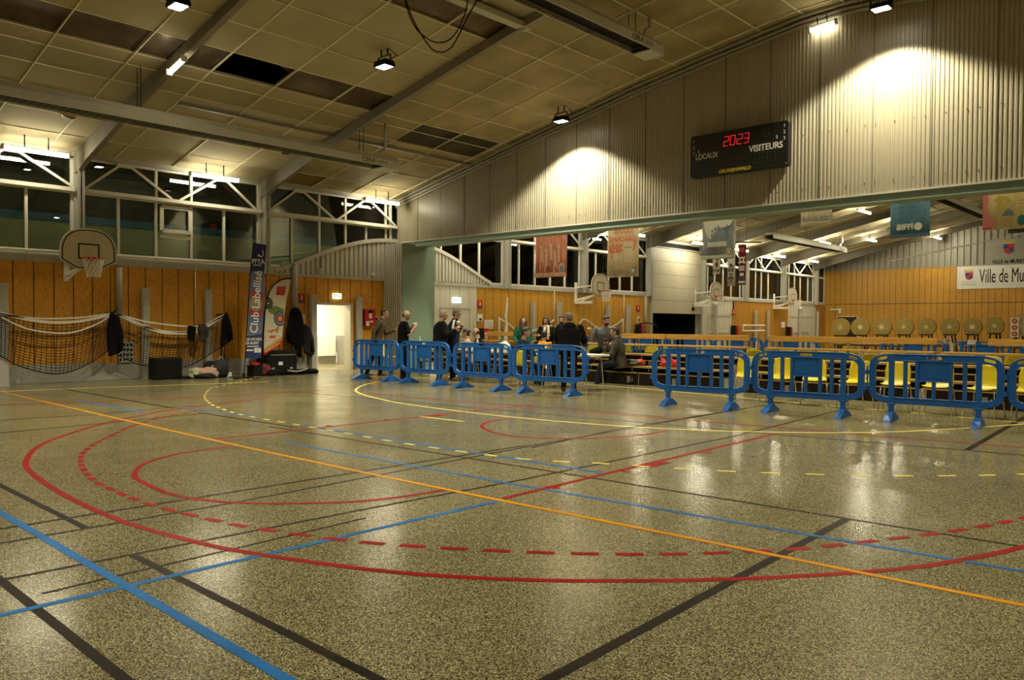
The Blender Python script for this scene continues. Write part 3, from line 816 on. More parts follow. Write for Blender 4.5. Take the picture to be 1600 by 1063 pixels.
# ------------------------------------------------------------------ radiant heaters
def heater(x, y0, y1, z, label, name_on=True):
    L = y1-y0
    t = thing('radiant_heater', label, 'heater', (x, y0, z), 0, 'ceiling radiant heaters')
    # hood: trapezoid section, open below
    sec = [(-.22, 0), (-.22, .16), (-.13, .27), (.13, .27), (.22, .16), (.22, 0), (.20, 0), (.20, .15), (-.20, .15), (-.20, 0)]
    mb = MB(); mb.prism(sec, lambda u, v, d: (u, d, v), 0, L)
    mb.build('hood', HEATG, t)
    mb = MB(); mb.prism([(-.22, -.01), (-.22, .16), (-.13, .27), (.13, .27), (.22, .16), (.22, -.01)], lambda u, v, d: (u, d, v), L, L+.14)
    mb.bx(-.22, .22, L-.35, L+.14, -.03, 0)
    mb.build('end_box', HEATL, t, bevel=.01)
    mb = MB(); mb.bx(-.185, .185, .02, L-.33, .09, .11)
    for i in range(int(L/.12)): mb.bx(-.20, .20, .02+i*.12, .026+i*.12, .0, .006)
    for u in (-.12, -.04, .04, .12): mb.bx(u-.003, u+.003, 0, L-.33, .0, .006)
    mb.build('burner_grille', BLACK, t)
    mb = MB()
    for f in (.12, .5, .93):
        for u in (-.08, .08): mb.tube([(u, L*f, .26), (u, L*f, roofz(x)-z-.01)], .008, 6)
    mb.build('chain', BLACKP, t)
    mb = MB(); mb.tube(smooth3([(.05, L-.3, .26), (.05, L-.28, .40), (.09, L-.2, .46), (.09, L-.2, roofz(x)-z-.02)]), .035, 8)
    mb.build('flue_pipe', STEEL, t, smooth=True)
    text('lettering', 'CERA', .15, BLACKP, (.222, L-.78, .08), FACE_E, t, ext=.001); text('lettering', 'THERM', .12, M('faded_print', (.14,.13,.10), .6), (.222, L-.42, .075), FACE_E, t, ext=.001)
    return t
HEATG = M('heater_grey', (.50,.48,.38), .45, var=.06, scale=2); HEATL = M('heater_end_pale', (.50,.49,.41), .45)
heater(-15.3, .2, 12.0, 5.12, 'long grey radiant heater crossing the left half of the ceiling')
heater(-8.75, 4.0, 13.35, 6.72, 'grey radiant heater with black grille hanging by the partition near the ridge')
heater(-15.6, 33.3, 41.9, 5.22, 'grey radiant heater hanging far off in the second hall')
heater(-9.2, 32.0, 42.8, 6.48, 'grey radiant heater in the second hall beside the pink and cream banner')

# cable tray end and loops of slack cable
q = onroof(836, 47, .1)
tag(MB().bar((q.x, 4.0, roofz(q.x)-.12), (q.x, 11.3, roofz(q.x)-.12), .20, .10).build('cable_tray', HEATG), 'grey cable tray under the ceiling ending above the partition', 'cable tray')
for k, (lo, ex, lb) in enumerate(((66, 730, 'slack black cable hanging in the shallower of two loops from the ceiling'), (80, 748, 'slack black cable hanging in the deeper of two loops from the ceiling'))):
    X = -9.9
    pts = [onx(630, -12, X), onx(640+k*3, 25, X), onx(655+k*4, 50+k*5, X), onx(680, lo, X), onx(705, lo-6-k*0, X), onx(724+k*6, 28, X), onx(ex+4, -12, X)]
    tag(MB().tube(smooth3([tuple(p) for p in pts]), .011, 6).build('hanging_cable', BLACK), lb, 'cable', 'slack cables')
def smoke(x, y, label):
    t = thing('ceiling_sounder', label, 'detector', (x, y, roofz(x)-.005), 0, 'round ceiling sounders')
    MB().lathe([(.10, 0), (.16, -.03), (.16, -.07), (.12, -.13)], (0,0,0), 16).build('dome', M('yellowed_plastic', (.55,.40,.09), .4), t, smooth=True)
    MB().lathe([(.12, -.13), (.05, -.15)], (0,0,0), 12).build('grille', BROWND, t)
q = onroof(108, 178, .06); smoke(q.x, q.y, 'yellowed round ceiling sounder below the long heater at the far left')
q = onroof(447, 235, .06); smoke(q.x, q.y, 'yellowed round ceiling sounder above the brown bare ceiling board')
# ------------------------------------------------------------------ scoreboard on the partition
t = thing('scoreboard', 'large black electronic scoreboard on the ribbed partition showing 20:23 in red', 'scoreboard', (-8.03, YP-.085, 5.105))
W2, H2 = 1.12, .46
def rrect(w, h, r, n=5):
    P = []
    for cx, cy, a0 in ((w-r, h-r, 0), (-w+r, h-r, 90), (-w+r, -h+r, 180), (w-r, -h+r, 270)):
        for i in range(n+1):
            a = R(a0+90*i/n); P.append((cx+r*math.cos(a), cy+r*math.sin(a)))
    return P
mb = MB(); mb.prism(rrect(W2, H2, .06), lambda u, v, d: (u, d, v), -.13, .03); sc_ = t; t = mb.build('case', M('scoreboard_black', (.012,.012,.011), .35), t, bevel=.008)
LET = M('white_lettering', (.70,.68,.60), .6); YLET = M('yellow_lettering', (.65,.50,.03), .6)
yl = -.133
text('lettering', 'LOCAUX', .165, LET, (-.72, yl, -.02), FACE_S, t, sx=.80, bold=.003)
text('lettering', 'VISITEURS', .185, LET, (.64, yl, -.02), FACE_S, t, sx=.90, bold=.003)
text('lettering', 'GRUNENWALD', .105, YLET, (-.06, yl, -.40), FACE_S, t, bold=.003, shear=.2)
for i, c in enumerate('123'):
    text('lettering', c, .10, LET, (-1.04, yl, .34-.13*i), FACE_S, t); text('lettering', c, .10, LET, (1.04, yl, .36-.13*i), FACE_S, t)
text('lettering', 'S', .10, LET, (-.92, yl, .10), FACE_S, t); text('lettering', 'S', .10, LET, (.88, yl, .15), FACE_S, t)
LEDR = M('red_led', (.8,.02,.02), .4, emit=0.9, ecol=(1,.03,.03)); LEDOFF = M('unlit_led', (.030,.032,.030), .5)
SEG = {'0': 'abcdef', '2': 'abged', '3': 'abgcd', '8': 'abcdefg'}
def digit(ch, x, z, h, mat, name):
    wd, th = h*.52, h*.075; mb = MB(); sk = .12
    S = {'a': ((-wd/2, h/2), (wd/2, h/2)), 'b': ((wd/2, h/2), (wd/2, 0)), 'c': ((wd/2, 0), (wd/2, -h/2)), 'd': ((-wd/2, -h/2), (wd/2, -h/2)), 'e': ((-wd/2, 0), (-wd/2, -h/2)), 'f': ((-wd/2, h/2), (-wd/2, 0)), 'g': ((-wd/2, 0), (wd/2, 0))}
    for s in SEG[ch]:
        a, b = S[s]; n = 5
        for i in range(n):                       # rows of single diodes
            q = (i+.5)/n; u = a[0]+(b[0]-a[0])*q; v = a[1]+(b[1]-a[1])*q
            mb.bx(x+u+v*sk-th*.40, x+u+v*sk+th*.40, yl-.004, yl+.002, z+v-th*.40, z+v+th*.40)
    return mb.build(name, mat, t)
for ch, dx in zip('2023', (-.225, -.075, .09, .24)): digit(ch, dx-.03, .235, .20, LEDR, 'lit_digit')
mb = MB()
for z in (.19, .26): mb.bx(-.032, -.012, yl-.004, yl, z-.012, z+.012)
mb.build('colon', LET, t)
digit('8', .66, .27, .17, LEDOFF, 'unlit_digit')
for dx in (.45, .62, .79): digit('8', dx, -.24, .2, LEDOFF, 'unlit_digit')
text('sticker', 'o', .05, LET, (1.08, yl, -.40), FACE_S, t)

# ------------------------------------------------------------------ blue plastic barriers
def make_barrier(label, group):
    t = thing('crowd_barrier', label, 'barrier', (0,0,0), 0, group)
    T = lambda u, v, d: (u, d, v)
    oh = [(-.56,.985), (-.66,.978), (-.75,.955), (-.81,.92), (-.85,.865), (-.865,.80), (-.865,.44), (-.855,.375), (-.82,.325), (-.76,.29), (-.66,.262), (-.56,.25)]
    outer = oh + [(-u, v) for u, v in oh[::-1]]
    ih = [(-.56,.885), (-.66,.875), (-.73,.855), (-.765,.82), (-.775,.77), (-.775,.44), (-.765,.40), (-.73,.375), (-.66,.355), (-.56,.345)]
    inner = ih + [(-u, v) for u, v in ih[::-1]]
    def slot(c, v, w, h, sl=0):
        P = []
        for cx, a0 in ((w-h, -90), (-w+h, 90)):
            for i in range(5):
                a = R(a0+180*i/4); P.append((c+cx+h*math.cos(a), v+sl*(cx+h*math.cos(a))+h*math.sin(a)))
        return P
    holes = [inner, slot(0, .935, .10, .022), slot(-.69, .917, .075, .021, .22), slot(.69, .917, .075, .021, -.22)]
    f = MB().plate(outer, holes, T, .055)
    # thin stiffening lips along the rails
    f.bx(-.56, .56, -.038, .038, .972, .986); f.bx(-.56, .56, -.038, .038, .335, .347); f.bx(-.56, .56, -.036, .036, .884, .896)
    f.build('frame', BLUEP, t, bevel=.006)
    for u, wd in ((-.56, .072), (-.373, .052), (.39, .052), (.56, .072)):
        b = MB().bx(u-wd/2, u+wd/2, -.03, .03, .25 if wd > .06 else .34, .985 if wd > .06 else .89)
        b.build('bar', BLUEP, t, bevel=.006)
    for u in (-.216, .216): MB().bx(u-.024, u+.024, -.03, .03, .34, .89).build('bar', BLUEP, t, bevel=.006)
    MB().bx(-.024, .024, -.03, .03, .34, .60).build('bar', BLUEP, t, bevel=.006)
    p = MB().bx(-.195, .195, -.012, .012, .60, .89); p.bx(-.195, .195, -.032, .032, .59, .612); p.bx(-.17, .17, -.016, .016, .625, .875)
    p.build('sign_panel', BLUEP, t, bevel=.004)
    for u in (-.56, .56):
        m = MB()
        m.bx(u-.034, u+.034, -.03, .03, .10, .26); m.bx(u-.055, u+.055, -.034, .034, .225, .26)
        A = [(u-.045, -.05, .125), (u+.045, -.05, .125), (u+.045, .05, .125), (u-.045, .05, .125)]
        B = [(u-.055, -.27, .028), (u+.055, -.27, .028), (u+.055, .27, .028), (u-.055, .27, .028)]
        D = [(u-.055, -.29, 0), (u+.055, -.29, 0), (u+.055, .29, 0), (u-.055, .29, 0)]
        m.loft([D, B, A])
        m.build('foot', BLUEP, t, bevel=.006)
    for s in (-1, 1):
        h = MB()
        for v in (.47, .70): h.bx(s*.86, s*.90, -.03, .03, v-.03, v+.03)
        if s > 0:
            for v in (.52, .75, .60): h.bx(s*.89, s*.915, -.02, .02, v-.012, v+.012)
            h.tube([(s*.905, 0, .44), (s*.905, 0, .80)], .012, 6)
        h.build('hinge', BLUEP, t)
    return t
G = 'blue barriers in the front row'
BF = [(-15.95, 11.61, -15.03, 11.79), (-14.36, 11.82, -13.2, 11.81), (-12.46, 11.79, -11.32, 11.81), (-10.66, 11.85, -9.64, 12.01),
      (-7.34, 11.87, -6.27, 12.02), (-5.62, 12.14, -4.51, 12.23), (-3.85, 12.34, -2.73, 12.44), (-2.08, 12.52, -.97, 12.62)]
ORD = ['leftmost blue barrier, with the man in the olive sweater behind it', 'blue barrier in front of the bald man and the grey haired man', 'blue barrier in front of the seated woman in pink',
       'blue barrier in front of the seated man in navy, right end of the left group', 'blue barrier with red bags showing through it, left end of the right group',
       'blue barrier in the right group with two yellow chairs showing left of its plate', 'blue barrier nearest the camera that stands whole in the photo', 'blue barrier cut off by the right edge of the photo']
bar0 = make_barrier(ORD[0], G)
for i, (xa, ya, xb, yb) in enumerate(BF):
    a = math.atan2(yb-ya, xb-xa)
    if abs(xb-xa) > 0: pass
    cx, cy = (xa+xb)/2, (ya+yb)/2
    if i == 0: cx, cy, a = -15.55, 11.80, R(1)
    o = bar0 if i == 0 else dup(bar0, (cx, cy, 0), a, ORD[i], G)
    o.location = (cx, cy, 0); o.rotation_euler = (0, 0, a)
G = 'blue barriers in the back row'
YBK = 23.8
bb = [(1030, 'blue barrier of the back row, left of the roller door'), (1072, 'blue barrier of the back row straight under the roller door'), (1153, 'blue barrier of the back row under the white folded rack'), (1235, 'blue barrier of the back row below the far pale double door'),
      (1427, 'blue barrier of the back row left of the number 22 card'), (1532, 'blue barrier of the back row right of the number 22 card'), (960, 'blue barrier of the back row behind the man in the speckled hoodie'), (1620, 'blue barrier of the back row at the right edge of the photo')]
BKX = {1030: (-14.35), 1072: -12.5, 1153: -10.75, 1235: -9.0, 1427: -5.6, 1532: -3.85, 960: -16.1, 1620: -2.1}
x0_ = ony(1153, 530, YBK).x; x1_ = ony(1427, 530, YBK).x
BX = {1153: x0_, 1072: x0_-1.77, 1030: x0_-3.54, 960: x0_-5.31, 1235: x0_+1.77, 1427: x1_, 1532: x1_+1.77, 1620: x1_+3.54}
for px, lb in bb: dup(bar0, (BX[px], YBK, 0), 0, lb, G)

# ------------------------------------------------------------------ yellow shell chairs
def make_chair(label, group):
    t = thing('shell_chair', label, 'chair', (0,0,0), 0, group)
    # shell: profile in (y forward -> -y here, z); local front is -Y
    prof = [(-.21, .435), (-.20, .452), (-.12, .445), (.0, .435), (.10, .437), (.155, .455), (.18, .50), (.195, .58), (.215, .68), (.235, .77), (.24, .80)]
    wid = [.185, .20, .205, .205, .20, .195, .19, .195, .19, .165, .12]
    n = 9; vs = []; fs = []
    for side in (0, 1):
        for (y, z), w_ in zip(prof, wid):
            for k in range(n):
                u = -1 + 2*k/(n-1); dish = .022*u*u
                vs.append((w_*u, y - (dish if z > .5 else 0) + (.008*side if z > .5 else 0), z + (dish*.7 if z <= .5 else 0) - (.010*side if z <= .5 else 0)))
    m = len(prof)
    for side in (0, 1):
        o = side*m*n
        for i in range(m-1):
            for k in range(n-1): fs.append((o+i*n+k, o+i*n+k+1, o+(i+1)*n+k+1, o+(i+1)*n+k))
    o = m*n
    for i in range(m-1): fs += [(i*n, (i+1)*n, o+(i+1)*n, o+i*n), (i*n+n-1, (i+1)*n+n-1, o+(i+1)*n+n-1, o+i*n+n-1)]
    for k in range(n-1): fs += [(k, k+1, o+k+1, o+k), ((m-1)*n+k, (m-1)*n+k+1, o+(m-1)*n+k+1, o+(m-1)*n+k)]
    MB().add(vs, fs).build('shell', YELP, t, smooth=True)
    for sx in (-1, 1):
        for sy in (-1, 1):
            MB().tube([(sx*.17, sy*.12, .425), (sx*.195, sy*.15, .40), (sx*.225, sy*.215, 0)], .011, 7).build('leg', CHROME, t, smooth=True)
    b = MB()
    for sx in (-1, 1): b.tube([(sx*.17, -.12, .425), (sx*.17, .12, .425)], .011, 7)
    b.build('seat_rail', CHROME, t)
    return t
G = 'yellow chairs in front of the wooden stand'
ch0 = None
for px, yy, rz, lb in ((1168, 13.75, 25, 'yellow shell chair behind a barrier gap, leftmost of those before the stand'), (1222, 13.75, 12, 'yellow shell chair second from the left in front of the stand'), (1273, 13.75, 22, 'yellow shell chair third from the left, its back behind a blue sign plate'),
                  (1337, 13.75, -5, 'yellow shell chair behind the right end of the middle right barrier'), (1400, 13.75, 8, 'yellow shell chair framed by the left bars of the nearest barrier'), (1466, 13.75, 5, 'yellow shell chair with only its seat showing under the nearest sign plate'),
                  (1538, 13.75, -8, 'yellow shell chair framed by the right bars of the nearest barrier'), (1612, 13.75, 0, 'yellow shell chair cut off by the right edge of the photo')):
    p = ony(px, 580, yy)
    if ch0 is None: ch0 = make_chair(lb, G); o = ch0; o.location = (p.x, yy, 0); o.rotation_euler = (0,0,R(rz))
    else: dup(ch0, (p.x, yy, 0), R(rz), lb, G)
p = ony(818, 570, 13.25); dup(ch0, (p.x, 13.25, 0), R(190), 'yellow shell chair on which the man in navy sits', 'yellow chairs among the visitors')
p = ony(608, 575, 13.9); dup(ch0, (p.x, 13.9, 0), R(120), 'yellow green lit shell chair behind the man in the olive sweater', 'yellow chairs among the visitors')
G = 'yellow chairs behind the wooden stand'
random.seed(3)
BCH = [(915, 17.6), (936, 17.6), (986, 17.8), (1012, 17.6), (1024, 19.2), (1048, 18.9), (1092, 19.2), (1116, 18.8), (1136, 19.3), (1166, 18.9), (1178, 17.8), (1211, 19.3), (1228, 19.0), (1262, 19.2), (1290, 18.6), (1310, 18.9), (1333, 20.3), (1360, 17.7), (1383, 17.8), (1404, 19.2), (1436, 17.9), (1470, 19.3), (1490, 19.0), (1512, 19.3), (1543, 17.6), (1562, 17.8), (1583, 19.2), (1600, 17.7)]
PUT = []
for i, (px, yy) in enumerate(BCH):
    p = ony(px, 545, yy)
    while any(abs(p.x-a) < .62 and abs(yy-b) < .62 for a, b in PUT): yy += .32; p = ony(px, 545, yy)
    PUT.append((p.x, yy))
    dup(ch0, (p.x, yy, 0), R(random.uniform(-30, 30) + (180 if i % 3 else 0)), 'yellow shell chair standing behind the wooden stand', G)

# ------------------------------------------------------------------ wooden spectator stand: modules of three bench rows
def bench_plank(x0, x1, y, z, wd=.24, th=.045): return MB().bx(x0, x1, y, y+wd, z-th, z)
def stand(x0, x1, label, beam=True, beam_segs=None):
    t = thing('bench_stand', label, 'stand', ((x0+x1)/2, 15.2, 0), 0, 'wooden bench stands under the partition')
    c = (x0+x1)/2; a, b = x0-c, x1-c
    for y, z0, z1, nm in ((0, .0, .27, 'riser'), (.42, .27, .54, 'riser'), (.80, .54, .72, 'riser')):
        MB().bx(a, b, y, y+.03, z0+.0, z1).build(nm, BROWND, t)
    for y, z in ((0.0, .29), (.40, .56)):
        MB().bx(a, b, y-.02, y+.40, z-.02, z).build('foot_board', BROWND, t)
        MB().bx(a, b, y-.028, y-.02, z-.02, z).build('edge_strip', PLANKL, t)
    for y, z in ((.14, .43), (.54, .70)):
        bench_plank(a, b, y, z).build('seat_plank', PLANKL, t, bevel=.004)
        s = MB(); k = a+.3
        while k < b: s.bx(k-.02, k+.02, y+.02, y+.20, z-.18, z-.045); k += 1.2
        s.build('plank_bracket', STEEL, t)
    MB().bx(a, b, .95, 1.22, .875, .915).build('seat_plank', PLANK, t, bevel=.004)
    k = a+.12
    while k < b-.05: MB().bx(k-.025, k+.025, 1.20, 1.24, 0, 1.08).build('back_post', STEELC, t); k += (b-a-.24)/max(1, round((b-a)/1.6))
    if beam:
        for (ba, bb_) in (beam_segs or [(x0, x1)]):
            MB().bx(ba-c, bb_-c, 1.14, 1.20, 1.045, 1.165).build('back_beam', PLANK, t, bevel=.005)
    s = MB(); k = a+.9
    while k < b: s.bx(k, k+.09, -.045, -.01, .05, .20); s.bx(k+.12, k+.15, -.04, -.01, .08, .17); k += 2.2
    s.build('latch', STEEL, t)
    return t
bx_ = lambda px: ony(px, 527, 16.4).x
stand(bx_(700), bx_(1041), 'wooden bench stand at the left on which the visitors sit', beam_segs=[(bx_(762), bx_(806)), (bx_(973), bx_(1041))])
stand(bx_(1043), bx_(1172), 'wooden bench stand with red bags on its lowest bench, behind the first right hand barrier')
stand(bx_(1203), bx_(1466), 'longest wooden bench stand, seen behind the two whole barriers at right')
stand(bx_(1476), bx_(1640), 'wooden bench stand at the right edge of the photo', beam_segs=[(bx_(1545), bx_(1640))])

# ------------------------------------------------------------------ tables with food behind the left barriers
def table(x, y, L, Dp, label, rz=0.0, top=None):
    t = thing('folding_table', label, 'table', (x, y, 0), rz, 'folding tables')
    MB().bx(-L/2, L/2, -Dp/2, Dp/2, .70, .745).build('table_top', top or WHITE, t, bevel=.006)
    for sx in (-1, 1):
        for sy in (-1, 1):
            MB().tube([(sx*(L/2-.18), sy*(Dp/2-.08), .70), (sx*(L/2-.12), sy*(Dp/2-.06), 0)], .014, 6).build('leg', STEELC, t)
    MB().bx(-L/2+.15, L/2-.15, -.02, .02, .64, .70).build('cross_rail', STEELC, t)
    return t
TT = M('pale_table_laminate', (.62,.55,.38), .4, var=.06)
p = ony(658, 560, 13.9); table(p.x, 13.9, 1.1, .7, 'folding table against the sage green pillar, behind the second barrier', top=TT)
tA = ony(757, 555, 13.7); table(tA.x, 13.7, 1.9, .75, 'folding table between the seated visitors, covered with white things', top=TT)
tB = ony(900, 560, 13.6); table(tB.x-.1, 13.6, 1.5, .72, 'white folding table on the right of the visitors, end standing clear of the barrier')
def small(name, mb, mat, loc, label, cat, group=None, **k):
    o = mb.build(name, mat, **k); o.location = loc; return tag(o, label, cat, group)
def cup(x, y, z, label, h=.11, r=.036, mat=None, g='cups'):
    return small('plastic_cup', MB().lathe([(r*.75, 0), (r, h), (r*.92, h), (r*.70, .006)], (0,0,0), 12), mat or WHITE, (x, y, z), label, 'cup', g, smooth=True)
def bottle(x, y, z, label, col, h=.30, g='bottles on the tables'):
    t = thing('drink_bottle', label, 'bottle', (x, y, z), 0, g)
    MB().lathe([(.036, 0), (.038, .02), (.038, h*.62), (.028, h*.75), (.014, h*.86), (.014, h*.95)], (0,0,0), 14).build('bottle_body', col, t, smooth=True)
    MB().lathe([(.017, h*.94), (.017, h)], (0,0,0), 10).build('cap', WHITEM, t)
    return t
BG = M('green_bottle', (.05,.12,.04), .2); BCLR = M('clear_bottle', (.45,.50,.48), .15)
z = .746
cup(tA.x-.75, 13.5, z, 'white cup on the laid table in front of the seated woman in pink'); cup(tA.x-.55, 13.8, z, 'white cup on the laid table between the woman in pink and the man in black')
cup(tA.x+.55, 13.55, z, 'white cup near the right end of the laid table'); bottle(tA.x-.30, 13.75, z, 'clear water bottle on the laid table', BCLR); bottle(tA.x+.35, 13.9, z, 'green bottle near the right end of the laid table', BG)
bottle(tB.x-.35, 13.75, z, 'clear bottle on the white table behind the man in the big black jacket', BCLR); cup(tB.x-.55, 13.5, z, 'white cup at the left end of the white table, before the orange shouldered visitor'); bottle(tB.x-.50, 13.85, z, 'green bottle on the white table at right', BG)
cup(tB.x-.02, 13.42, z, 'white cup on the white table seen between the barrier bars')
bottle(ony(656, 545, 13.9).x, 13.9, z, 'blue capped bottle on the table by the sage green pillar', BCLR); cup(ony(662, 545, 13.8).x, 13.75, z, 'white cup on the table by the sage green pillar')
# crumpled white paper bag and papers at the right end of the laid table
def lump(name, c, r, mat, label, cat, seed=1, n=36, group=None, amp=.28, flat=True):
    """crumpled soft thing: folded surface resting on what is under it"""
    from mathutils import noise
    mb = MB(); vs = []; fs = []; rings = 22; off = Vector((seed*3.7, seed*1.3, seed*7.1))
    for i in range(rings+1):
        a = PI*i/rings
        for k in range(n):
            t = 2*PI*k/n; d = Vector((math.sin(a)*math.cos(t), math.sin(a)*math.sin(t), math.cos(a)))
            f = 1 + amp*1.5*noise.noise(d*1.3+off) - amp*.9*abs(noise.noise(d*3.1+off*2))+ amp*.35*noise.noise(d*7+off)
            zz = r[2]*d.z*f
            vs.append((r[0]*d.x*f, r[1]*d.y*f, max(zz, -r[2]*.6) + r[2]*.6 if flat else zz))
    for i in range(rings):
        for k in range(n): fs.append((i*n+k, (i+1)*n+k, (i+1)*n+(k+1) % n, i*n+(k+1) % n))
    o = mb.add(vs, fs).build(name, mat, smooth=True); o.location = c
    return tag(o, label, cat, group)
PAPER = M('white_paper', (.80,.78,.72), .8)
lump('paper_bag', (tA.x+.62, 13.75, .745), (.17, .12, .15), PAPER, 'crumpled white paper bag on the laid table right of the man in black', 'bag', 5)
lump('black_bag', (tA.x+.80, 14.0, .745), (.16, .14, .10), BLACK, 'small black bag on the end of the laid table', 'bag', 8)
small('paper_sheet', MB().bx(-.15, .15, -.10, .10, 0, .008), PAPER, (tA.x+.42, 13.5, .746), 'white paper lying on the laid table edge', 'paper')
small('paper_tray', MB().bx(-.13, .13, -.09, .09, 0, .04), WHITE, (tA.x-.10, 13.48, .746), 'white food tray on the laid table in front of the man in black', 'tray')
cr = thing('cool_box', 'white cool box on the floor under the table by the pillar', 'box', (ony(672, 590, 13.7).x, 13.7, 0))
MB().bx(-.16, .16, -.13, .13, 0, .30).build('box_body', WHITE, cr, bevel=.015); MB().bx(-.17, .17, -.14, .14, .30, .35).build('lid', GREYPANEL, cr, bevel=.01)
# bags and coats on the stand
lump('khaki_coat', (ony(993, 573, 15.45).x, 15.45, .432), (.22, .16, .10), M('khaki_cloth', (.10,.09,.055), .9, var=.2), 'khaki coat lying on the lowest bench beside the man in the hoodie', 'coat', 11)
lump('red_helmet_bag', (ony(995, 569, 15.46).x+.08, 15.48, .432), (.13, .11, .10), RED, 'round red bag at the end of the khaki coat', 'bag', 4, amp=.1)
REDB = M('red_plastic_bag', (.48,.02,.014), .35)
def knot_bag(px, label, sd):
    c = ony(px, 570, 15.45); t = thing('carrier_bag', label, 'bag', (c.x, 15.45, .432), 0, 'red carrier bags on the bench')
    b = lump('bag_body', (0,0,0), (.12, .09, .10), REDB, None, None, sd, amp=.3); b.parent = t
    h = MB()
    for s in (-1, 1): h.tube(smooth3([(s*.07, 0, .12), (s*.10, .01, .21), (s*.05, 0, .17), (s*.02, 0, .12)]), .015, 6)
    h.build('handle', REDB, t)
knot_bag(1038, 'knotted red carrier bag on the bench, left of the first bar of the barrier', 21); knot_bag(1054, 'smaller red carrier bag on the bench right of the knotted one', 22)

# ------------------------------------------------------------------ basketball backboards
def hoop(x, y, zb, label, arm_y=-.25, sc=1.0):
    """fan shaped backboard facing +X; zb = rim height"""
    t = thing('basketball_hoop', label, 'basketball hoop', (x, y, zb), 0, 'basketball hoops')
    P = []
    half = [(0, -.24), (.28, -.24), (.60, -.05), (.60, .22), (.57, .36), (.50, .50), (.38, .61), (.22, .67), (0, .69)]
    P = [(-u, v) for u, v in half[::-1]] + half[1:-1]
    P = [(-u, v) for u, v in half[:0:-1]] + [(u, v) for u, v in half]
    P = P[:-1] if abs(P[0][0]) < 1e-6 and abs(P[-1][0]) < 1e-6 else P
    T = lambda u, v, d: (d, u, v)
    bd = MB().prism(P, T, -.02, .02).build('backboard', CREAMB, t, bevel=.006)
    ins = [(u*.93, .22+(v-.22)*.93) for u, v in P]; ins2 = [(u*.89, .22+(v-.22)*.885) for u, v in P]
    MB().plate(ins, [ins2], T, .046).build('border_line', BLACK, bd)
    sq = lambda h, w, c: [(-w, c-h), (w, c-h), (w, c+h), (-w, c+h)]
    MB().plate(sq(.175, .225, .17), [sq(.145, .195, .17)], T, .046).build('target_square', BLACK, bd)
    r = MB()
    pts = [(.05+.24+.225*math.cos(2*PI*i/24), .225*math.sin(2*PI*i/24), 0) for i in range(25)]
    r.tube(pts, .011, 7, False); r.bar((.02, 0, -.02), (.09, 0, -.0), .14, .06); r.bar((.02, -.1, -.1), (.12, -.15, 0), .015); r.bar((.02, .1, -.1), (.12, .15, 0), .015)
    rim = r.build('rim', RED, t)
    nm = MB(); N = 12; L = 5
    node = lambda i, j: (.29+(.22-.085*(j/L)**.8)*math.cos(2*PI*(i+.5*(j % 2))/N), (.22-.085*(j/L)**.8)*math.sin(2*PI*(i+.5*(j % 2))/N), -.42*j/L)
    for j in range(L):
        for i in range(N):
            a = node(i, j)
            nm.bar(a, node(i, j+1), .012)
            nm.bar(a, node(i-1 if j % 2 == 0 else i+1, j+1), .012)
    nm.build('net', PAPERN, rim)
    D = x - XL - .05
    a = MB(); a.bar((-D, arm_y, -.35), (-.02, 0, -.12), .07, .07); a.bar((-D, arm_y, .15), (-.02, 0, .25), .05); a.bx(-D-.04, -D+.02, arm_y-.06, arm_y+.06, -.50, .35); a.bx(-D, -.10, arm_y-.05, arm_y+.05, -.50, -.40) if D > .6 else None
    a.bar((-D, arm_y, -.48), (-.15, arm_y*.3, -.14), .05)
    a.build('support_arm', WHITEM, t)
    return t
CREAMB = M('cream_backboard', (.62,.56,.42), .45, var=.04); PAPERN = M('white_net_cord', (.74,.70,.58), .8)
q = onx(140, 405, -19.2)
hoop(-19.2, q.y-.02, q.z+.0, 'fan shaped backboard with hoop and white net on the near glazed wall', arm_y=-.30)
for (px, py), lb in (((938, 455), 'fan shaped backboard with hoop above the heads of the seated visitors in the second hall'), ((1119, 463), 'fan shaped backboard with red rim right of the roller door'), ((1238.5, 469), 'fan shaped backboard near the far corner of the second hall')):
    q = onx(px, py, -18.8); hoop(-18.8, q.y, q.z, lb, arm_y=-.40)

# ------------------------------------------------------------------ grey posts, pipes and signs along the wall
G = 'grey square posts along the wall'
def post(px, top_py, label, X=XL+.12, w_=.15, wd=None, base=0.0):
    q = onx(px, top_py, X)
    t = thing('square_post', label, 'post', (X, q.y, 0), 0, G)
    MB().bx(-w_/2, w_/2, -w_/2, w_/2, 0, q.z).build('post_body', GREYPAINT, t, bevel=.006)
    MB().bx(-w_/2-.01, w_/2+.01, -w_/2-.01, w_/2+.01, 0, .03).build('foot_plate', GREYPAINT, t)
    return t
post(3, 443, 'grey square post at the left edge of the photo', X=XL+.3, w_=.19)
post(227, 450, 'grey square post behind the second net, left of the dark loudspeaker box'); post(325, 453, 'grey square post behind the hanging scarf, right of the pile of clothes'); post(489, 461, 'grey square post at the left jamb of the lit doorway'); post(561, 464, 'grey square post right of the lit doorway')
for px, lb in ((833, 'grey square post behind the woman in green'), (874, 'grey square post behind the woman with a scarf'), (950, 'grey square post behind the bearded man'), (982, 'grey square post left of the small red sign in the second hall')): post(px, 472 if px < 900 else 477, lb)
for px, ty, lb in ((1118, 478, 'grey post with a white lamp head in front of the first pale double door'), (1181, 485, 'thin grey post on the brown boards by the white rack'), (1200, 485, 'thin grey post right of the white rack'), (1251, 485, 'grey post with a white lamp head in front of the far double door'), (1278, 487, 'thin grey post by the far corner')): post(px, ty, lb, w_=.13)
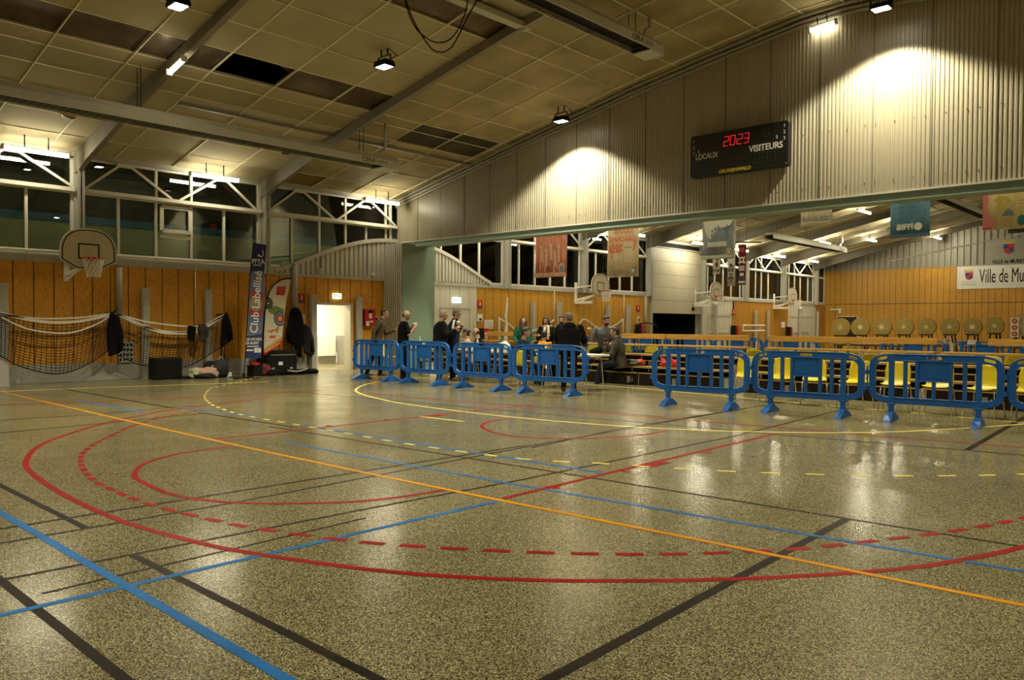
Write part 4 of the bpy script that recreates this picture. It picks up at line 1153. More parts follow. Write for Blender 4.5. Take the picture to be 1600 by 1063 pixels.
for px, py, lb in ((1118.5, 474, 'white round lamp on the first double door post'), (1251, 482, 'white round lamp on the far double door post')):
    q = onx(px, {1118.5: 478, 1251: 485}[px], XL+.12); tag(MB().ell((q.x, q.y, q.z+.105), (.11, .13, .11)).build('post_lamp', WHITEM, smooth=True), lb, 'lamp')
def pipe(px, y0, y1, label, X=XL+.06, r=.05, mat=None):
    a = onx(px, y0, X); b = onx(px, y1, X)
    tag(MB().tube([(X, a.y, b.z), (X, a.y, a.z)], r, 8).build('wall_pipe', mat or STEELC, smooth=True), label, 'pipe', 'pipes on the wall')
pipe(186, 418, 492, 'grey downpipe on the amber boards beside the hanging jacket', r=.07); pipe(460, 412, 500, 'grey downpipe right of the white feather flag', r=.09)
pipe(305, 417, 512, 'thin pale cord hanging down the boards above the scarf', r=.012, mat=PAPERN); pipe(866, 455, 500, 'thin pale cord on the boards above the woman with a scarf', r=.015, mat=PAPERN); pipe(975, 460, 500, 'thin pale cord on the boards beside the bearded man', r=.015, mat=PAPERN); pipe(1009, 462, 522, 'grey conduit left of the roller door', r=.06)

def sign(name, px0, py0, px1, py1, mat, label, cat, X=XL+.015, th=.02):
    a = onx(px0, py0, X); b = onx(px1, py1, X)
    t = thing(name, label, cat, (X, (a.y+b.y)/2, (a.z+b.z)/2))
    MB().bx(-.01, th, -(b.y-a.y)/2, (b.y-a.y)/2, (b.z-a.z)/2, (a.z-b.z)/2).build('sign_plate', mat, t, bevel=.003)
    return t, (b.y-a.y), (a.z-b.z)
GRN = M('exit_green', (.02,.30,.14), .4, emit=.5, ecol=(.05,.6,.3)); EXW = M('exit_white', (.85,.9,.85), .4, emit=1.6, ecol=(.80,1,.88))
def exit_sign(px0, py0, px1, py1, label, X=XL+.015):
    t, w_, h = sign('exit_sign', px0, py0, px1, py1, EXW, label, 'exit sign', X=X, th=.05)
    a = MB(); a.bx(.05, .056, -w_*.45, -w_*.06, -h*.36, h*.36); a.build('green_field', GRN, t)
    a = MB(); a.bx(.05, .060, -w_*.02, w_*.28, -h*.04, h*.04)
    a.prism([(w_*.24, -h*.2), (w_*.44, 0), (w_*.24, h*.2)], lambda u, v, d: (d, u, v), .05, .060); a.build('arrow', GRN, t)
    a = MB(); a.bar((.058, -w_*.26, -.02*h), (.058, -w_*.26, h*.18), .05*h+.01); a.ell((.058, -w_*.24, h*.27), (.006, .05*h+.006, .05*h+.006)); a.bar((.058, -w_*.26, 0), (.058, -w_*.14, -h*.3), .02); a.bar((.058, -w_*.26, 0), (.058, -w_*.36, -h*.3), .02); a.bar((.058, -w_*.36, h*.1), (.058, -w_*.15, h*.1), .018)
    a.build('running_figure', EXW, t)
exit_sign(520, 458.5, 532, 467.5, 'lit green and white exit sign above the bright doorway')
exit_sign(707, 465, 719, 473.5, 'lit green and white exit sign above the beige steel door behind the visitors')
def ext_sign(px0, py0, px1, py1, label):
    t, w_, h = sign('extinguisher_sign', px0, py0, px1, py1, RED, label, 'sign')
    a = MB(); a.bx(.02, .026, -w_*.10, w_*.10, -h*.15, h*.25); a.bx(.02, .026, -w_*.05, w_*.05, h*.25, h*.34); a.bx(.02, .026, -w_*.36, w_*.36, -h*.48, -h*.34); a.build('extinguisher_symbol', WHITE, t)
    a = MB(); a.bx(.02, .03, -w_*.45, w_*.45, -h*.49, -h*.30); a.build('blue_strip', M('sign_blue', (.03,.04,.18), .5), t)
ext_sign(467, 459, 475, 474, 'red fire extinguisher sign right of the white feather flag'); ext_sign(746, 469, 753, 482, 'red fire extinguisher sign right of the beige steel door'); ext_sign(994.5, 477, 999, 487, 'red fire extinguisher sign left of the roller door'); ext_sign(1144, 484, 1147.5, 493, 'small red fire sign right of the first pale double door')
t, w_, h = sign('white_notice', 745.5, 491, 752, 503, WHITE, 'white wall box with dark button below the red sign behind the visitors', 'wall box', th=.06); MB().bx(.06, .066, -.06, .06, -h*.35, -h*.05).build('dark_window', BLACK, t)
t, w_, h = sign('notice_sheet', 757, 500, 770, 514, PAPER, 'white notice sheet with grey table on the yellow boards', 'notice')
a = MB()
for i in range(4): a.bx(.02, .0215, -w_*.4, w_*.4, h*(.32-.2*i)-.01, h*(.32-.2*i)+.01)
a.build('printed_rows', GREYPAINT, t)
t, w_, h = sign('notice_sheet', 996, 495, 999.5, 504, PAPER, 'white notice with dark arrow below the red sign left of the roller door', 'notice'); MB().bx(.02, .023, -.05, .05, -.1, .06).build('arrow', BLACK, t)
sign('notice_sheet', 1221, 503, 1226, 512, PAPER, 'small white notice on the brown boards left of the far double door', 'notice')
t, w_, h = sign('wall_box', 471, 491, 475.5, 505, GREYPAINT, 'pale grey switch box behind the hanging coats', 'wall box', th=.06)
t, w_, h = sign('alarm_box', 495, 419, 503.5, 429, CLAD2, 'beige alarm siren box on the curved ribbed fairing', 'alarm', th=.16); MB().bx(.16, .165, -w_*.3, w_*.3, -h*.3, h*.3).build('grille', GREYPAINT, t)
sign('sensor', 579, 426, 583, 431, WHITE, 'small white sensor on the curved ribbed fairing', 'sensor', th=.1)
# fire hose cabinet
a = onx(565, 483, XL+.02); b = onx(581.5, 510, XL+.02)
t = thing('hose_cabinet', 'red fire hose cabinet on the wall right of the lit doorway', 'cabinet', (XL, (a.y+b.y)/2, (a.z+b.z)/2)); w_, h = b.y-a.y, a.z-b.z
MB().bx(0, .2, -w_/2, w_/2, -h/2, h/2).build('cabinet_body', RED, t, bevel=.01)
MB().bx(.2, .206, -.05, .05, -.02, h*.25).build('white_symbol', WHITE, t); MB().bx(.2, .208, -.07, .07, h*.27, h*.42).build('dark_lock', BLACK, t); MB().bx(.2, .206, -w_*.42, -w_*.12, -h*.48, -h*.2).build('instruction_sheet', PAPER, t); MB().bx(.2, .206, -w_*.05, w_*.25, -h*.28, -h*.18).build('white_symbol', WHITE, t)
t, w_, h = sign('picture_frame', 584, 495, 590, 503, GREYPANEL, 'small framed notice half hidden by the man in the olive sweater', 'notice'); MB().bx(.02, .024, -w_*.35, w_*.35, -h*.3, h*.3).build('sheet', BLACKP, t)
G = 'fire extinguishers and their boxes'
for px, py0, py1, lb in ((756, 513, 532, 'red fire extinguisher box behind the seated man in black'), (1001, 507, 523, 'red fire extinguisher left of the roller door'), (1149.5, 509, 527, 'dark red extinguisher cover right of the first double door'), (1234, 511, 525, 'dark red extinguisher cover left of the far double door')):
    a = onx(px, py0, XL+.12); b = onx(px, py1, XL+.12)
    t = thing('fire_extinguisher', lb, 'fire extinguisher', (XL+.14, a.y, max(0, b.z-.15)), 0, G); hh = a.z-max(0, b.z-.15)
    MB().bx(-.11, .11, -.13, .13, 0, hh).build('cover', RED, t, bevel=.03)
    MB().bx(-.12, .115, -.30, -.132, 0, hh).build('bracket_plate', BLACKP, t)
t, w_, h = sign('white_card', 757, 520, 761, 531, PAPER, 'white card standing by the red extinguisher box', 'card', X=XL+.30)
# white folded rack, wall light of the far wall
t = thing('folded_rack', 'white metal rack folded against the brown boards of the second hall', 'rack', (XL+.3, onx(1178, 520, XL+.3).y, 1.0)); 
a = onx(1161, 517.5, XL+.3); b = onx(1195, 517, XL+.3); ww = b.y-a.y
m = MB()
for z in (.08, .36): m.tube([(0, -ww/2, z), (0, ww/2, z)], .045, 8)
for y in (-ww/2+.05, ww*.28): m.bar((0, y, .02), (0, y, .42), .05)
m.build('rack_tubes', WHITEM, t); MB().bar((0, ww*.1, -1), (0, ww*.1, .1), .06).build('stand_leg', WHITEM, t)
a = ony(1297, 484, YF-.1); b = ony(1313, 484, YF-.1)
t = thing('wall_bracket', 'white metal bracket arm on the far wall above the door', 'bracket', (a.x, YF-.1, a.z)); MB().bx(0, b.x-a.x, -.03, .03, -.04, .04).build('arm', WHITEM, t); MB().bx(b.x-a.x-.08, b.x-a.x+.05, -.06, .06, -.25, .08).build('head', WHITEM, t)
t, w_, h = sign('wall_grille', 184, 534, 208, 566, GREYPAINT, 'pale wall grille with dark square holes seen through the second net', 'grille', th=.05)
a = MB()
for i in range(4):
    for j in range(4): a.bx(.05, .056, -w_/2+w_*(.07+.235*i), -w_/2+w_*(.20+.235*i), -h/2+h*(.07+.235*j), -h/2+h*(.20+.235*j))
a.build('dark_holes', BLACK, t)
# white radiator panel in the lit corridor
a = onx(497.5, 522, XL-2.75); b = onx(524, 556, XL-2.75)
t = thing('radiator', 'white flat radiator in the lit corridor behind the open doorway', 'radiator', (XL-2.8, (a.y+b.y)/2, b.z)); MB().bx(0, .08, -(b.y-a.y)/2, (b.y-a.y)/2, 0, a.z-b.z).build('panel', WHITEM, t, bevel=.01); MB().tube([(.04, (b.y-a.y)/2, .1), (.04, (b.y-a.y)/2+.06, .1), (.04, (b.y-a.y)/2+.06, -.25)], .015, 6).build('valve_pipe', WHITEM, t)
# ------------------------------------------------------------------ slack nets hung along the wall
NETB = M('black_net_cord', (.012,.010,.008), .8); TAPE = M('white_net_tape', (.80,.77,.68), .7)
def hung_net(top, bot, X, label, nx, nz, tape2=None, cord=.006, group='slack nets along the walls'):
    """top, bot: pixel polylines of the tape and of the lower hem on the plane x = X"""
    T_ = smooth_pts([tuple(onx(p[0], p[1], X[0] if isinstance(X, tuple) else X).yz) for p in top], 10)
    B_ = smooth_pts([tuple(onx(p[0], p[1], X).yz) for p in bot], 10)
    def at(P, t):
        f = t*(len(P)-1); i = min(int(f), len(P)-2); return Vector(P[i]).lerp(Vector(P[i+1]), f-i)
    t = thing('sports_net', label, 'net', (X, T_[0][0], 0), 0, group); y0 = T_[0][0]
    m = MB()
    for i in range(nx+1):
        a, b = at(T_, i/nx), at(B_, i/nx)
        m.tube([(0, a.x-y0, a.y), (.02*math.sin(i), (a.x+b.x)/2-y0, (a.y+b.y)/2), (0, b.x-y0, b.y)], cord, 4, False)
    for j in range(1, nz+1):
        m.tube([(0, at(T_, i/30).lerp(at(B_, i/30), j/nz).x-y0, at(T_, i/30).lerp(at(B_, i/30), j/nz).y) for i in range(31)], cord if j < nz else cord*2.2, 4, False)
    m.build('mesh', NETB, t)
    def strap(P, h, nm):
        m = MB(); vs = []; fs = []
        for p in P: vs += [(.01, p[0]-y0, p[1]-h), (.01, p[0]-y0, p[1]+h), (-.01, p[0]-y0, p[1]-h), (-.01, p[0]-y0, p[1]+h)]
        for i in range(len(P)-1):
            a, b = 4*i, 4*i+4; fs += [(a, a+1, b+1, b), (a+2, b+2, b+3, a+3), (a+1, a+3, b+3, b+1), (a, b, b+2, a+2)]
        m.add(vs, fs).build(nm, TAPE, t)
    strap(T_, .028, 'top_tape')
    for k in (tape2 or []): strap(smooth_pts([tuple(onx(p[0], p[1], X).yz) for p in k], 10), .018, 'slack_tape')
    return t
XN = XL+.45
hung_net([(-40, 483), (0, 489), (40, 499), (82, 504), (125, 502), (165, 494), (172, 491)], [(-40, 540), (0, 556), (30, 572), (80, 584), (115, 579), (150, 562), (172, 545)], XN,
         'slack black net with white tape at the far left, below the backboard', 34, 18, [[(-20, 486), (20, 494), (70, 498), (130, 496), (172, 490)], [(2, 496), (40, 513), (80, 520), (115, 519), (150, 507), (172, 494)]])
hung_net([(184, 491), (215, 505), (250, 519), (285, 521), (311, 517), (350, 494)], [(184, 555), (215, 569), (240, 573), (270, 575), (300, 570), (350, 540)], XN,
         'slack black net with white tape behind the dark loudspeaker box', 30, 16, [[(184, 491), (230, 503), (290, 510), (318, 508), (350, 492)], [(184, 493), (220, 509), (262, 518), (300, 517), (350, 494)]])
hung_net([(781, 498), (793, 505), (806, 515), (822, 518), (838, 515), (853, 508), (866, 500)], [(781, 540), (793, 546), (806, 552), (822, 554), (838, 552), (853, 546), (866, 540)], XL+.4,
         'slack net with white tape behind the woman in green in the second hall', 16, 8, cord=.008)
hung_net([(905, 506), (914, 499), (930, 510), (942, 514), (958, 510), (972, 500)], [(905, 540), (914, 540), (930, 545), (942, 548), (958, 545), (972, 540)], XL+.4,
         'slack net with white tape behind the bearded man in the second hall', 14, 8, cord=.008)
# net posts of the second hall
for px, py, lb in ((780, 497, 'thin dark net post by the white streamer'), (973, 499, 'thin dark net post right of the bearded man')):
    q = onx(px, py, XL+.4); tag(MB().tube([(q.x, q.y, 0), (q.x, q.y, q.z+.02)], .035, 8).build('net_post', GREYPAINT, smooth=True), lb, 'post', 'net posts')
# hooks that carry the nets and coats of the first hall
for px, py, lb in ((177, 489, 'wall hook arm carrying the nets and the hanging black jacket'), (351, 492, 'wall hook arm carrying the second net and the black coat')):
    q = onx(px, py, XN); tag(MB().tube([(XL-.02, q.y, q.z), (XN+.09, q.y, q.z+.02), (XN+.12, q.y, q.z+.07)], .018, 8).build('wall_hook', BLACKP, smooth=True), lb, 'hook', 'wall hooks')

# ------------------------------------------------------------------ hanging coats
def hung_cloth(name, poly, X, mat, label, cat, th=.14, seed=1, sleeve=None, group=None, hood=None):
    """garment hanging from a hook: silhouette measured on the plane x = X, given folds and a real thickness"""
    P = [onx(p[0], p[1], X) for p in poly]
    cy = sum(p.y for p in P)/len(P); zt = max(p.z for p in P); zb = min(p.z for p in P)
    t = thing(name, label, cat, (X, cy, zb), 0, group)
    loop = [(p.y-cy, p.z-zb) for p in P]
    rnd = random.Random(seed); H = zt-zb; rows = 16; n = 20; rings = []
    for j in range(rows+1):
        z = H*.004 + H*.992*j/rows
        xs = []
        for (a, b) in zip(loop, loop[1:]+loop[:1]):
            if (a[1]-z)*(b[1]-z) < 0: xs.append(a[0]+(b[0]-a[0])*(z-a[1])/(b[1]-a[1]))
        if len(xs) < 2:
            continue
        lo, hi = min(xs), max(xs); c, hw = (lo+hi)/2, (hi-lo)/2
        dep = th*(.45+.55*math.sin(PI*min(1, (H-z)/H*1.3+.12)))
        rings.append([(dep*math.sin(2*PI*k/n)*(1+.22*math.sin(5*2*PI*k/n+seed)), c+hw*math.cos(2*PI*k/n), z + .02*math.sin(3*2*PI*k/n+seed)*(1-j/rows)) for k in range(n)])
    MB().loft(rings).build('cloth_body', mat, t, smooth=True)
    for sl in (sleeve or []):
        A = [onx(p[0], p[1], X+.10) for p in sl]
        MB().tube([(p.x-X, p.y-cy, p.z-zb) for p in A], [.055, .06, .055, .045][:len(A)], 10).build('sleeve', mat, t, smooth=True)
    if hood:
        q = onx(hood[0], hood[1], X+.05); MB().ell((.05, q.y-cy, q.z-zb), (.13, hood[2], hood[3])).build('hood', mat, t, smooth=True)
    return t
COATB = M('black_coat_cloth', (.007,.007,.007), .9, var=.3, scale=6, bump=.3, spec=.1); COATG = M('charcoal_coat_cloth', (.014,.013,.012), .9, var=.2, scale=6, bump=.3); SCARF = M('brown_grey_scarf', (.045,.036,.03), .95, var=.2)
XC = XN+.06
hung_cloth('hanging_jacket', [(173, 489), (181, 490), (187, 515), (190, 545), (188, 553), (170, 556), (167, 535), (168, 510)], XC, COATB, 'black jacket hanging from the net post between the two slack nets', 'jacket', sleeve=[[(182, 494), (187, 515), (189, 535), (188, 549)]])
hung_cloth('hanging_glove_bundle', [(294, 509), (306, 510), (306, 522), (302, 532), (293, 531), (293, 520)], XC, COATB, 'small black garment draped over the second net beside the scarf', 'garment', th=.07, seed=4)
hung_cloth('hanging_scarf', [(311, 506), (320, 505), (325, 513), (326, 525), (318, 534), (312, 532), (309, 515)], XC, SCARF, 'brown grey scarf draped over the second net', 'scarf', th=.09, seed=2)
hung_cloth('hanging_coat', [(350, 492), (355, 491), (359, 505), (363, 533), (356, 536), (347, 541), (344, 536), (347, 512)], XC, COATB, 'black coat hanging at the right end of the second net', 'coat', sleeve=[[(355, 497), (359, 512), (361, 530)]])
tag(MB().tube([tuple(onx(346, 540, XC)), tuple(onx(345.5, 558, XC)), tuple(onx(346, 572, XC))], .018, 6).build('bag_strap', BLACK), 'dark strap running from the hanging coat down to the backpack', 'strap')
XC2 = XL+.30
hung_cloth('hanging_parka', [(455, 484), (463, 482), (469, 486), (473, 505), (474, 525), (470, 558), (464, 557), (461, 540), (449, 535), (450, 515), (454, 500)], XC2, COATB, 'big black hooded parka hanging beside the white feather flag', 'coat', th=.2, sleeve=[[(455, 500), (451, 515), (450, 530)]], hood=(461, 488, .13, .14))
hung_cloth('hanging_coat', [(474, 508), (482, 510), (487, 530), (491, 555), (486, 557), (475, 552), (472, 530)], XC2, COATG, 'charcoal coat hanging right of the hooded parka at the doorway post', 'coat', th=.15, seed=6, sleeve=[[(482, 513), (487, 530), (489, 550)]])

# ------------------------------------------------------------------ feather flags
def cm(name, col): return M(name, col, .8)
NAVY = cm('flag_navy', (.016,.030,.12)); FLG = cm('flag_lavender', (.13,.13,.22)); FRED = cm('flag_red_ring', (.28,.035,.05)); FBLUE = cm('flag_blue_ring', (.06,.13,.30)); FOLIVE = cm('flag_gold_disc', (.26,.22,.12)); SALLF = cm('flag_salmon', (.60,.25,.18)); CREAM = cm('flag_cream', (.62,.55,.42))
fpos = onz(381, 591); X_ = fpos.x; Yf = fpos.y
# the flag's cloth lies in a vertical plane facing the hall (+X side)
def fl(px, py, X): q = onx(px, py, X); return q
t = thing('feather_flag', 'tall narrow blue feather flag reading Club Labellise', 'flag', (X_, Yf, 0))
loc = lambda p, d=0: (p.x-X_+d, p.y-Yf, p.z)
A = [fl(396, 380, X_), fl(416, 383, X_), fl(412.5, 430, X_), fl(408, 560, X_), fl(383, 560, X_), fl(391, 430, X_)]
poly = [(p.y-Yf, p.z) for p in A]
Tn = lambda u, v, d: (d, u, v)
flag_ = t; t = MB().prism(poly, Tn, -.008, .008).build('banner_cloth', NAVY, t)
mid = [fl(391.5, 424, X_), fl(412.5, 424, X_), fl(409.5, 522, X_), fl(385, 526, X_)]
MB().prism([(p.y-Yf, p.z) for p in mid], Tn, .004, .0095).build('lavender_field', FLG, t)
cc = fl(399.5, 475, X_)
for r_, mt, d0, nm in ((.50, FBLUE, .0105, 'blue_ring'), (.36, FRED, .0115, 'red_ring'), (.19, FOLIVE, .0125, 'gold_disc')):
    P = []
    for i in range(40):
        a = 2*PI*i/40; yy = cc.y-Yf + r_*math.cos(a)*.9; zz = cc.z + r_*math.sin(a)
        # stays within the cloth
        f = max(0, min(1, (A[0].z-zz)/(A[0].z-A[4].z)))
        lo = (A[0].y+(A[4].y-A[0].y)*f)-Yf+.012; hi = (A[1].y+(A[3].y-A[1].y)*f)-Yf-.012
        P.append((max(lo, min(hi, yy)), zz))
    MB().prism(P, Tn, d0-.004, d0).build(nm, mt, t)
lean = math.atan2(A[0].y-A[4].y, A[0].z-A[4].z)
def ftext(s, size, px, py, vertical=False, mat=LET, sx=1, bold=.0):
    q = fl(px, py, X_)
    rot = Euler((PI/2, 0, PI/2)).to_matrix()
    if vertical: rot = Euler((PI/2 - lean*1.0, 0, 0)).to_matrix() and (Matrix.Rotation(PI/2-lean, 3, 'X') @ rot)
    o = text('lettering', s, size, mat, (q.x-X_+.014, q.y-Yf, q.z), rot.to_euler(), t, sx=sx, bold=bold); return o
ftext('Club Labellisé', .30, 400, 472, True, sx=.94, bold=.004)
ftext('FFTA', .16, 403, 409, bold=.006); q = fl(402, 414.5, X_); MB().bx(.009, .013, q.y-Yf-.11, q.y-Yf+.11, q.z-.012, q.z+.012).build('white_print', LET, t)
ftext('LES ARCHERS', .095, 396.5, 530.5, sx=.74, bold=.002); ftext('DE MURET', .095, 394, 536.5, sx=.8, bold=.002); q = fl(395, 541.5, X_); MB().bx(.009, .013, q.y-Yf-.16, q.y-Yf+.16, q.z-.012, q.z+.012).build('white_print', LET, t); q = fl(390, 547.5, X_); MB().bx(.009, .013, q.y-Yf-.09, q.y-Yf+.09, q.z-.02, q.z+.02).build('white_print', LET, t)
for px in (399.5, 405): 
    q = fl(px, 547.5, X_); MB().bx(.009, .013, q.y-Yf-.045, q.y-Yf+.045, q.z-.06, q.z+.06).build('white_logo_box', LET, t)
# white emblem: swoosh and archer
q0 = fl(409.5, 391, X_); q1 = fl(411, 398, X_); q2 = fl(407, 402, X_)
MB().tube(smooth3([loc(q0, .012), loc(q1, .012), loc(q2, .012)]), .010, 5).build('white_emblem', LET, t)
q = fl(405, 399, X_); MB().tube(smooth3([loc(fl(402, 401, X_), .012), loc(fl(404, 398, X_), .012), loc(fl(406, 401, X_), .012), loc(fl(409, 401.5, X_), .012)]), .018, 5).build('white_emblem', LET, t)
t = flag_
MB().tube([(0, 0, 0), loc(fl(383, 560, X_)), loc(fl(391, 430, X_)), loc(fl(396, 380, X_)), loc(fl(416, 383.5, X_))], .013, 7).build('pole', BLACK, t)
m = MB(); m.bar((-.45, -.15, .012), (.45, .15, .012), .05, .02); m.bar((-.25, .38, .012), (.25, -.38, .012), .05, .02); m.lathe([(.03, 0), (.03, .12)], (0,0,0), 10)
m.build('cross_base', BLACK, t)

w0 = onz(409, 588); X2 = w0.x-.1; Y2 = w0.y
t = thing('feather_flag', 'white feather flag with archery targets and a fox, leaning right of the blue one', 'flag', (X2, Y2, 0))
loc2 = lambda p, d=0: (p.x-X2+d, p.y-Y2, p.z)
F2 = lambda px, py: onx(px, py, X2)
edge = [(411, 555), (411, 540), (411.5, 520), (413.5, 490), (416.5, 470), (421, 455), (428, 445), (438, 438), (446, 435.5), (455, 435.5)]
right = [(454, 440), (447, 470), (443, 500), (440, 535)]
P = [F2(*p) for p in edge] + [F2(*p) for p in right]
flag_ = t; t = MB().prism([(p.y-Y2, p.z) for p in P], Tn, -.008, .008).build('banner_cloth', CREAM, t)
MB().tube([(0, 0, 0)] + [loc2(F2(*p)) for p in edge], .022, 7).build('pole', BLACK, flag_)
def patch(pts, mat, nm, d=.012): MB().prism([(F2(*p).y-Y2, F2(*p).z) for p in pts], Tn, d-.006, d).build(nm, mat, t)
patch([(433, 447.5), (446.5, 448), (444, 462), (431, 461)], RED, 'red_square')
for a_ in range(4): patch([(438.5+3*math.cos(a_*PI/2)+1.2*math.cos(a_*PI/2+PI/2*k), 453+3*math.sin(a_*PI/2)+1.2*math.sin(a_*PI/2+PI/2*k)) for k in range(4)], SALLF, 'emblem_petal', .016)
patch([(418, 486), (423, 479), (430, 478), (438, 481), (444, 484), (441, 490), (434, 494), (425, 491)], cm('flag_green', (.16,.24,.045)), 'green_map')
patch([(411.5, 551), (440, 531), (440, 537), (411.2, 556)], RED, 'red_band'); patch([(411.5, 546), (440, 526), (440, 531), (411.5, 551)], cm('flag_orange', (.55,.28,.04)), 'orange_band', .0115)
def rings(px, py, cols, clip):
    q = F2(px, py)
    for i, (r_, c) in enumerate(cols):
        PP = [(q.y-Y2+r_*math.cos(2*PI*k/28)*.88, q.z+r_*math.sin(2*PI*k/28)) for k in range(28)]
        PP = [(clip(u, v), v) for u, v in PP]
        MB().prism(PP, Tn, .008, .013+.0012*i).build('target_ring', c, t)
BK = cm('flag_black', (.03,.028,.022)); SKY = cm('flag_sky', (.10,.22,.40)); GOLD = cm('flag_gold', (.62,.42,.06))
rr = F2(443.2, 497).y-Y2
rings(437, 498, [(.20, BK), (.175, SKY), (.115, RED), (.065, GOLD)], lambda u, v: min(u, rr))
ll = F2(414.2, 480).y-Y2
rings(418.5, 474, [(.155, BK), (.12, cm('flag_grey', (.15,.13,.09))), (.08, BK), (.035, GOLD)], lambda u, v: max(u, ll))
SALLF_ = 0; FOX = cm('flag_fox', (.45,.19,.04)); patch([(418, 517), (424, 515.5), (431, 514.5), (434, 510), (436, 511.5), (434.5, 516), (433.5, 521), (431.5, 521), (431, 517.5), (426, 518), (424, 521.5), (422.5, 521), (423, 518), (419, 519.5)], FOX, 'fox_print')
patch([(421, 525), (430.5, 524), (430, 528.5), (420.5, 529)], cm('flag_logo_red', (.55,.07,.03)), 'logo_box')
for px, py, w_ in ((414.5, 527, 2.2), (434.5, 525.5, 1.6), (415, 533, 2), (421, 532.3, 1.5), (429, 531.5, 2.8)): patch([(px-w_, py-.9), (px+w_, py-1), (px+w_, py+.9), (px-w_, py+1)], GREYPAINT, 'small_logo')
patch([(414, 549.6), (438, 535.2), (438, 536.2), (414, 550.8)], LET, 'white_print', .0155)
MB().bar((-.3, -.2, .012), (.3, .2, .012), .05, .02).build('cross_base', BLACK, flag_)

# ------------------------------------------------------------------ boxes and bags on the floor by the left wall
a = onz(243, 591); b = onz(285, 590)
def speaker_box(px0, px1, py_top, X, label):
    a = onx(px0, 589, X); b = onx(px1, 589, X); h = onx(px0, py_top, X).z
    t = thing('loudspeaker', label, 'loudspeaker', (X-.2, (a.y+b.y)/2, 0)); w_ = b.y-a.y
    MB().bx(-.2, .2, -w_/2, w_/2, 0.02, h).build('cabinet', BLACKP, t, bevel=.012)
    MB().bx(.2, .212, -w_/2+.03, w_/2-.03, .06, h-.04).build('front_grille', BLACK, t)
    for s in (-1, 1):
        f = MB(); f.bx(-.15, .15, s*w_*.35-.03, s*w_*.35+.03, 0, .02); f.build('foot', BLACK, t)
speaker_box(243, 285, 560, XL+.75, 'black loudspeaker box on the floor before the second net')
XF = XL+.75
lump('clothes_bag', (XF, onx(304, 585, XF).y, 0), (.15, .17, .17), M('pale_green_cloth', (.45,.47,.28), .9, var=.2), 'pale green bag at the left of the pile on the floor', 'bag', 3)
lump('pink_jacket', (XF+.05, onx(324, 582, XF).y, .02), (.16, .34, .16), M('pink_cloth', (.52,.33,.25), .9, var=.15), 'pink jacket thrown over the pile on the floor', 'jacket', 9)
lump('dark_shoes_bag', (XF+.16, onx(316, 588, XF).y, 0), (.14, .26, .09), COATG, 'dark bag lying in front of the pink jacket', 'bag', 12)
lump('black_cloth', (XF-.02, onx(289, 589, XF).y, 0), (.14, .22, .045), BLACK, 'flat black cloth on the floor between loudspeaker and pile', 'cloth', 14)
def backpack(px, label, col, sc=1.0, X=XF):
    y = onx(px, 588, X).y
    t = thing('backpack', label, 'backpack', (X, y, 0), 0, 'backpacks by the wall')
    MB().loft([[(.16*sc*f*math.cos(2*PI*k/16), .20*sc*f*math.sin(2*PI*k/16), z*sc) for k in range(16)] for f, z in ((.8, 0), (1, .05), (1.02, .25), (.92, .36), (.6, .43), (.2, .45))]).build('pack_body', col, t, smooth=True)
    MB().loft([[(.14*sc+.07*sc*f*math.cos(2*PI*k/12), .13*sc*f*math.sin(2*PI*k/12), z*sc) for k in range(12)] for f, z in ((.8, .03), (1, .08), (1, .20), (.5, .24))]).build('front_pocket', COATG, t, smooth=True)
    MB().tube(smooth3([(0, -.06*sc, .44*sc), (0, 0, .52*sc), (0, .06*sc, .44*sc)]), .012, 6).build('handle', GREYPAINT, t)
backpack(345, 'dark blue grey backpack on the floor below the hanging coat', M('slate_cloth', (.03,.035,.045), .8, var=.3))
backpack(328, 'small dark backpack half hidden behind the pink jacket', COATG, .9, X=XL+.35)
tag(MB().tube([tuple(onx(337.5, 580, XF) + Vector((.0, .17*math.cos(2*PI*i/20), .15*math.sin(2*PI*i/20)))) for i in range(21)], .014, 6).build('white_hoop', PAPERN), 'thin pale hoop leaning on the dark blue backpack', 'hoop')
tag(MB().bx(XF-.1, XF+.15, onx(352, 588, XF).y-.03, onx(358, 588, XF).y, 0, .12).build('white_box', WHITE, bevel=.006), 'small white box on the floor right of the backpack', 'box')
# black flight case with dark things before it
XQ = XL+.62
a = onx(417, 588, XQ); b = onx(464, 588, XQ); ht = onx(440, 548, XQ).z
t = thing('flight_case', 'large black flight case with silver edge strip standing against the wall', 'case', (XQ-.3, (a.y+b.y)/2, 0)); w_ = b.y-a.y
MB().bx(-.25, .3, -w_/2, w_/2, .0, ht-.10).build('case_body', BLACKP, t, bevel=.01); MB().bx(-.26, .31, -w_/2-.005, w_/2+.005, ht-.10, ht).build('lid', BLACKP, t, bevel=.01)
MB().bx(.29, .315, -w_*.38, w_*.44, ht-.13, ht-.10).build('silver_strip', STEEL, t); MB().bx(.30, .306, -w_*.12, w_*.02, ht*.38, ht*.52).build('white_label', PAPER, t)
for s in (-.3, .3): MB().bx(.30, .318, w_*s-.04, w_*s+.04, ht*.2, ht*.28).build('latch', STEELC, t)
XQ2 = XL+.95
a = onx(394, 586, XQ2); b = onx(409, 586, XQ2)
t = thing('crate', 'dark open crate with red things at the foot of the flags', 'crate', (XQ2-.1, (a.y+b.y)/2, 0)); w_ = b.y-a.y
MB().bx(-.16, .16, -w_/2, w_/2, 0, .26).build('crate_body', BLACKP, t, bevel=.01); MB().bx(-.17, .17, -w_/2-.01, w_/2+.01, .24, .27).build('rim', BLACK, t)
lump('red_cloth', (XQ2-.1, (a.y+b.y)/2+.02, .272), (.13, .16, .05), RED, 'red cloth sticking out of the dark crate', 'cloth', 31)
